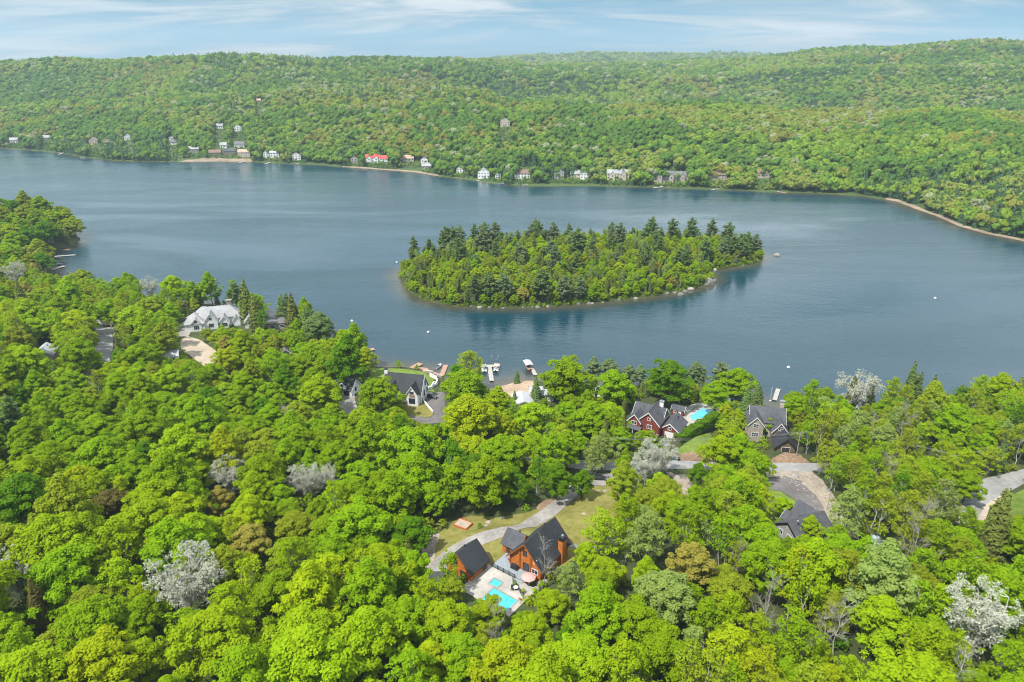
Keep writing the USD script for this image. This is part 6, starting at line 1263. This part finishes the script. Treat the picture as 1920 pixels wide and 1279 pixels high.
# undergrowth at wood edges: small bushy growth where tall trees would hide things
C2 = candidates(26000, -330, 260, 90, 480); C2 = C2[shapely.contains_xy(near_land.buffer(-1.0), C2[:, 0], C2[:, 1]) & ~shapely.contains_xy(BLOCK, C2[:, 0], C2[:, 1])]
z2_ = hz(C2[:, 0], C2[:, 1]); bp = []
for (x, y), z in zip(C2, z2_):
    s = rng.uniform(0.45, 1.0); k = int(rng.integers(2)); R, Ht, base = DIMS[f'sapling{k}']
    if SP.near(x, y, R * s, 0.60): continue
    ks, foot = kept(x, y, z, R * s, Ht * s, 0)
    if ks > 0.08 or foot: continue
    bp.append((x, y, z, s, k)); SP.add(x, y, R * s)
near_trees = len(TREES)

# the island's trees
ISP = Spacing()
CI = np.column_stack([rng.uniform(-80, 190, 14000), rng.uniform(370, 525, 14000)]); CI = CI[shapely.contains_xy(island.buffer(-1.2), CI[:, 0], CI[:, 1])]
for px, py, r in ((1018, 402, 12), (776, 452, 13), (790, 436, 15), (812, 428, 16), (848, 418, 15), (878, 412, 15), (800, 440, 17), (830, 425, 15), (862, 415, 16), (888, 405, 15), (915, 405, 16), (945, 408, 15), (985, 410, 15), (1065, 415, 10), (1098, 415, 10), (1140, 420, 15), (1165, 428, 15), (1225, 418, 16), (1262, 420, 15), (1298, 420, 17), (1345, 418, 17), (1370, 428, 16), (1405, 440, 8), (1085, 440, 16), (1040, 470, 16), (1215, 470, 15), (1290, 475, 16), (975, 465, 15), (930, 460, 18), (905, 440, 17), (860, 450, 17), (1110, 455, 15)):
    shp = f'pine{(px // 3) % 4}'; R, Ht, base = DIMS[shp]
    s = (0.86 + 0.30 * r / 16) * (0.82 if px % 3 == 0 else 1.0) * 19.0 / Ht; hgt = Ht * s
    d = ray(px, py - r * 0.8); ts = np.linspace(380, 560, 400); P = d[None] * ts[:, None] + [0, 0, EYE_H]; hh = ihz(P[:, 0], P[:, 1]); kk = int(np.argmax(P[:, 2] < hh + hgt)); p = P[kk]
    if not island.buffer(-1).contains(Point(p[0], p[1])):
        q = island.buffer(-3).exterior; q = q.interpolate(q.project(Point(p[0], p[1]))); p = np.array([q.x, q.y, 0])
    TREES.append(['pine_tree', shp, 'needle_dark' if rng.random() < .65 else 'needle_blue', bk, float(p[0]), float(p[1]), float(ihz(p[0], p[1])), s, 1.0, 'dark green', None]); ISP.add(p[0], p[1], R * s * 0.8)
idist_at = lambda x, y: island.exterior.distance(Point(x, y))
for x, y in CI:
    d = idist_at(x, y); back = (y - 380) / 130 + (0.25 if x < -35 else 0) + (0.2 if x > 130 else 0); r = rng.random()
    if r < 0.02 + 0.15 * max(0, back - 0.30): shp, lf, nm, b = f'pine{rng.integers(4)}', ('needle_dark' if rng.random() < .6 else 'needle_blue'), 'pine_tree', bk; s = rng.uniform(0.55, 0.92)
    elif r < 0.21: shp, lf, nm, b = (f'cedar{rng.integers(3)}' if rng.random() < .6 else f'spruce{rng.integers(3)}'), pick((('needle_olive', .6), ('needle_dark', .4))), 'conifer', bk; s = rng.uniform(0.55, 0.95)
    elif r < 0.31: shp, lf, nm, b = f'airy{rng.integers(3)}', pick((('leaf_sage', .5), ('leaf_olive', .5))), 'birch_tree', bw; s = rng.uniform(0.6, 0.9)
    else: shp, lf, nm, b = f'broad{rng.integers(6)}', pick((('leaf_lime', .42), ('leaf_green', .30), ('leaf_olive', .20), ('leaf_rust', .03), ('leaf_yellow', .05))), 'broadleaf_tree', bk; s = rng.uniform(0.50, 0.82)
    if d < 5: s *= 0.72
    R = DIMS[shp][0]
    if ISP.near(x, y, R * s, 0.66): continue
    ISP.add(x, y, R * s); TREES.append([nm, shp, lf, b, float(x), float(y), float(ihz(x, y)) - 0.1, s, float(rng.uniform(.95, 1.15)), WORD[lf], None])

for a_ in range(900):
    q = island.exterior.interpolate(rng.uniform(0, island.exterior.length)); c_ = np.array([60.0, 445.0]) - [q.x, q.y]; c_ = c_ / np.linalg.norm(c_) * rng.uniform(-0.2, 4.5)
    x, y = q.x + c_[0], q.y + c_[1]; bp.append((x, y, max(float(ihz(x, y)), 0.15), rng.uniform(0.25, 0.62), int(rng.integers(2))))

# ------------------------------------------------------------------ a label for every tree from what stands nearest to it
MARKS = [('the log house', 1005, 1030), ('the log garage', 875, 1060), ('the swimming pool', 940, 1120), ('the timber sandbox', 868, 985), ('the gravel driveway', 960, 985), ('the parked black car', 1122, 898), ('the roadside bins', 1268, 862), ('the red house', 1225, 780), ('the turquoise pool', 1312, 775), ('the brown house', 1435, 785), ('the asphalt drive', 1500, 935), ('the grey house', 1505, 990), ('the canvas shelter', 1643, 1010), ('the lamp post', 1550, 930),
         ('the right-hand road bend', 1870, 915), ('the white house', 770, 720), ('the white garage', 652, 720), ('the sand beach', 955, 725), ('the beach cottage', 1010, 735), ('the white cottage', 1122, 720), ('the blue boathouse', 1378, 742), ('the left-hand lane', 196, 640), ('the beige house', 88, 655), ('the pale mansion', 410, 595), ('the sandy forecourt', 370, 655), ('the flat boathouse', 520, 600), ('the bay docks', 112, 490), ('the wooded bluff tip', 118, 440),
         ('the biggest white-blossomed tree', 342, 1075), ('the edge white-blossomed tree', 22, 1067), ('the twin white trees', 586, 892), ('the lower right white-blossomed tree', 1845, 1150), ('the bare white trunk', 1577, 1150), ('the stout half-bare tree', 1718, 985), ('the dark right-shore spires', 1610, 690), ('the rusty orange tree', 470, 1010), ('the brown crowned tree', 205, 940), ('the small white tree', 424, 884),
         ('the bottom left corner', 30, 1260), ('the bottom edge centre', 960, 1270), ('the bottom right corner', 1890, 1265), ('the left quarter of the bottom edge', 480, 1270), ('the right quarter of the bottom edge', 1440, 1270), ('the left picture edge at mid height', 5, 800), ('the right picture edge at mid height', 1915, 800), ('the wood behind the timber sandbox', 800, 880), ('the wood below the white garage', 560, 820), ('the lower left wood centre', 640, 1130), ('the lower right wood centre', 1250, 1170)]
IMARKS = [("the island's left tip", 775, 530), ("the island's left crest", 850, 430), ("the island's middle crest", 1018, 410), ("the island's right crest", 1300, 420), ("the island's rocky point", 1320, 515), ("the island's low right arm", 1410, 480), ("the island's front shore", 950, 560), ("the island's heart", 1080, 490), ("the island's right front", 1220, 540), ("the island's left front", 850, 545)]
groups = {'broadleaf_tree': 'leafy trees of the wood', 'birch_tree': 'birches and aspens', 'conifer': 'spruces and cedars', 'pine_tree': 'pines', 'blossom_tree': 'trees in white blossom', 'bare_tree': 'bare trees', 'shrub': 'garden shrubs'}
CAT = {'broadleaf_tree': 'leafy tree', 'birch_tree': 'birch', 'conifer': 'conifer', 'pine_tree': 'pine', 'blossom_tree': 'blossoming tree', 'bare_tree': 'bare tree', 'shrub': 'shrub'}
T = TREES
cen = np.array([[t[4], t[5], t[6] + DIMS[t[1]][1] * t[7] * 0.6] for t in T]); TPX, TPY, TPD = project(cen)
rad = np.array([DIMS[t[1]][0] * t[7] for t in T]) * FPX / TPD
inview = (TPX > -rad) & (TPX < 1920 + rad) & (TPY > -20) & (TPY < 1279 + rad * 1.3)
# leafy trees past the limit join the wood, smallest first; birches likewise
single = np.ones(len(T), bool); named = np.array([t[10] is not None for t in T])
for nm in CAT:
    ids = [i for i in range(len(T)) if T[i][0] == nm]; ids.sort(key=lambda i: (not named[i], -(rad[i] if inview[i] else 0)))
    for i in ids[298:]: single[i] = False
    for i in ids:
        if not inview[i]: single[i] = False
use = {}
for i in range(len(T)):
    if not single[i] or T[i][10]: continue
    M = IMARKS if i >= near_trees else MARKS
    j = min(range(len(M)), key=lambda k: (M[k][1] - TPX[i]) ** 2 + 1.6 * (M[k][2] - TPY[i]) ** 2); dx, dy = TPX[i] - M[j][1], TPY[i] - M[j][2]
    side = ('right of' if dx > 0 else 'left of') if abs(dx) > abs(dy) * 1.2 else ('in front of' if dy > 0 else 'behind')
    edge = M[j][0].startswith(('the bottom', 'the left quarter', 'the right quarter', 'the left picture', 'the right picture'))
    if edge and side == 'behind': side = 'above'
    if edge and side == 'in front of': side = 'below'
    use.setdefault((T[i][9], T[i][0], side, M[j][0]), []).append((dx * dx + dy * dy, i))
for (word, nm, side, mark), ids in use.items():
    ids.sort()
    for k, (_, i) in enumerate(ids):
        o = '' if len(ids) == 1 else ('nearest ' if k == 0 else NUM[min(k, 29)] + ' nearest ')
        T[i][10] = f'{word} {CAT[nm]}, {o}{side} {mark}'
rest = []
for i, (nm, shp, lf, b, x, y, z, s, sz, word, label) in enumerate(T):
    if single[i]: say(plant(nm, shp, lf, b, x, y, z, s, sz), label, CAT[nm], groups[nm])
    else: rest.append((shp, lf, b, x, y, z, s))

# ------------------------------------------------------------------ woods that read as one mass
def mass(name, label, items, protos):
    """items: (prototype number, x, y, z, scale); protos: list of lists of (child name, mesh, look)"""
    pi = UsdGeom.PointInstancer.Define(stage, '/World/' + name); say(pi, label, None, None, 'stuff')
    rel = pi.CreatePrototypesRel()
    for k, parts in enumerate(protos):
        path = f'/World/{name}/model_{k:03d}'; UsdGeom.Xform.Define(stage, path)
        for cn, m, lk in parts: usdkit.mesh(stage, f'{path}/{cn}', m, LOOK[lk]).CreateDoubleSidedAttr(True)
        rel.AddTarget(path)
    a = np.array([it[:5] for it in items], float); n = len(a); r2 = np.random.default_rng(1); ang = r2.uniform(0, 2 * np.pi, n)
    pi.CreateProtoIndicesAttr(Vt.IntArray.FromNumpy(a[:, 0].astype(np.int32))); pi.CreatePositionsAttr(Vt.Vec3fArray.FromNumpy(a[:, 1:4].astype(np.float32)))
    pi.CreateScalesAttr(Vt.Vec3fArray.FromNumpy((a[:, 4:5] * np.array([[1, 1, 1.0]])).astype(np.float32) * r2.uniform(0.9, 1.12, (n, 3)).astype(np.float32)))
    pi.CreateOrientationsAttr(Vt.QuathArray([Gf.Quath(float(math.cos(t / 2)), 0.0, 0.0, float(math.sin(t / 2))) for t in ang]))
keys = sorted({r[:3] for r in rest})
if rest: mass('woodland', 'smaller leafy trees of the near wood, standing among and behind the rest', [(keys.index(r[:3]), r[3], r[4], r[5], r[6]) for r in rest], [[('crown', SHAPES[k[0]][0], k[1]), ('trunk', SHAPES[k[0]][1], k[2])] for k in keys])
under_l = ['leaf_lime', 'leaf_green', 'leaf_olive', 'leaf_deep']
mass('undergrowth', 'low bushy growth along the wood edges, drives and shores', [(b[4] * 4 + int(k * 7 % 4), b[0], b[1], b[2], b[3]) for k, b in enumerate(bp)], [[('crown', SHAPES[f'sapling{a}'][0], lk)] for a in range(2) for lk in under_l])
# the far hillsides
kinds = [('d0', 'leaf_far_a'), ('d1', 'leaf_far_b'), ('d2', 'leaf_far_c'), ('d3', 'leaf_far_d'), ('d4', 'leaf_far_e'), ('d5', 'leaf_far_f'), ('c0', 'needle_far'), ('c1', 'needle_far')]
leaf('leaf_far_a', (0.150, 0.255, 0.028)); leaf('leaf_far_b', (0.195, 0.295, 0.026)); leaf('leaf_far_c', (0.105, 0.205, 0.028)); leaf('leaf_far_d', (0.225, 0.280, 0.050)); leaf('leaf_far_e', (0.225, 0.235, 0.036)); leaf('leaf_far_f', (0.290, 0.325, 0.170)); leaf('needle_far', (0.060, 0.120, 0.050), trans=0.15)
fp = [[('crown', far_crown(400 + k, R=4.9 + 0.25 * (k % 3), Ht=11.5 + k % 3), lk)] for k, (_, lk) in enumerate(kinds[:6])] + [[('crown', far_cone(420 + k), lk)] for k, (_, lk) in enumerate(kinds[6:])]
rf = np.random.default_rng(33)
def far_fill(n, y0, y1, half):
    y = np.sqrt(rf.uniform(y0 ** 2, y1 ** 2, n)); x = rf.uniform(-half, half, n) * y; return np.column_stack([x, y])
def shore_fill(n):
    s = rf.uniform(0, far_line.length, n); a = shapely.line_interpolate_point(far_line, s); return np.column_stack([shapely.get_x(a), shapely.get_y(a)]) + rf.normal(size=(n, 2)) * 13
P = np.vstack([far_fill(110000, 480, 1750, 0.86), far_fill(54000, 1750, 2750, 0.84), far_fill(10000, 3700, 4350, 0.78), shore_fill(16000)])
big = np.repeat([0, 1, 2, 3], [110000, 54000, 10000, 16000])
on = shapely.contains_xy(far_land.buffer(-3.0), P[:, 0], P[:, 1]); P, big = P[on], big[on]
# thin out trees that stand too close
cellw = np.array([4.6, 6.3, 10.0, 3.2])[big]; key_ = np.round(P / cellw[:, None]).astype(np.int64); _, first = np.unique(key_[:, 0] * 100003 + key_[:, 1] + big * 10 ** 12, return_index=True); P, big = P[first], big[first]
Z = fhz(P[:, 0], P[:, 1]); fx, fy, fdp = project(np.column_stack([P, Z + 6]))
clear = np.zeros(len(P), bool); low = np.zeros(len(P), bool)
for hx, hy, hw, hyd in FAR_KEEP:
    beside = np.abs(fx - hx) < hw * 0.5 + 7.0
    clear |= beside & (fy > hy - 8) & (fy < hy + 2.0) & (P[:, 1] < hyd + 8) & (P[:, 1] > hyd - 9)
    low |= beside & (P[:, 1] <= hyd - 4) & (P[:, 1] > hyd - 130)
for px0, py0, px1, py1 in ((338, 295, 470, 304), (475, 300, 515, 307), (680, 312, 790, 322), (968, 310, 1015, 326), (1238, 316, 1292, 330), (1000, 340, 1080, 348), (1690, 376, 1740, 396)): clear |= (fx > px0) & (fx < px1) & (fy > py0 - 5) & (fy < py1)
P, Z, big, fx, fy, low = P[~clear], Z[~clear], big[~clear], fx[~clear], fy[~clear], low[~clear]
n1 = fbm(np.column_stack([P / 95, 0 * Z]), 3, 2); n2 = fbm(np.column_stack([P / 210, 0 * Z + 5]), 3, 6); n3 = fbm(np.column_stack([P / 60, 0 * Z + 9]), 2, 3); u = rf.random(len(P))
n4 = fbm(np.column_stack([P / 330, 0 * Z + 2]), 3, 14); light = np.clip((n4 - 0.36) / 0.28 + (fx > 500) * 0.12, 0.08, 0.92); u2 = rf.random(len(P))
idx = np.where(u2 < light, np.where(u < 0.66, 1, np.where(u < 0.9, 0, 3)), np.where(u < 0.55, 0, np.where(u < 0.92, 2, 1)))
idx = np.where((n1 > 0.60) & (u < 0.65), 3, idx); idx = np.where((n1 < 0.40) & (u < 0.55), 2, idx)
idx = np.where((n2 > 0.585) & (n3 > 0.5) & (u > 0.55), 4, idx); y1_ = np.interp(P[:, 0] / P[:, 1], HQ, C1Y); idx = np.where((np.abs(P[:, 1] - y1_ + 40) < 110) & (P[:, 0] / P[:, 1] > -0.32) & (u > 0.50) & (n3 > 0.42), np.where(u > 0.75, 4, 3), idx)
idx = np.where(((n3 > 0.64) & (u < 0.16)) | (u > 0.991), 5, idx)
con = ((n2 < 0.40) & (rf.random(len(P)) < 0.42)) | (rf.random(len(P)) < 0.03); edge_d = shapely.distance(far_line, shapely.points(P)); con |= (edge_d < 45) & (rf.random(len(P)) < 0.28) & (fx < 1250); con |= (fx > 1600) & (fy > 330) & (rf.random(len(P)) < 0.30)
con |= (fx > 1330) & (P[:, 1] > 1450) & (P[:, 1] < 2000) & (n3 > 0.46) & (n1 < 0.56) & (rf.random(len(P)) < 0.6); con |= (fx > 1620) & (P[:, 1] < 760) & (rf.random(len(P)) < 0.25)
idx = np.where(con, 6 + (u > 0.5), idx)
# a golden willow and a few yellow crowns by the far shore
sc = np.array([1.0, 1.30, 1.8, 0.74])[big] * rf.uniform(0.62, 1.34, len(P)); sc = np.where(low, np.minimum(sc, rf.uniform(0.16, 0.42, len(P))), sc)
mass('far_forest', 'unbroken spring forest covering the hills beyond the lake', np.column_stack([idx, P, Z - 0.6, sc]), fp)
print('trees', len(T), 'single', int(single.sum()), 'rest', len(rest), 'under', len(bp), 'far', len(P))
from collections import Counter
print(Counter(t[0] for i, t in enumerate(T) if single[i]), len(PROTO))
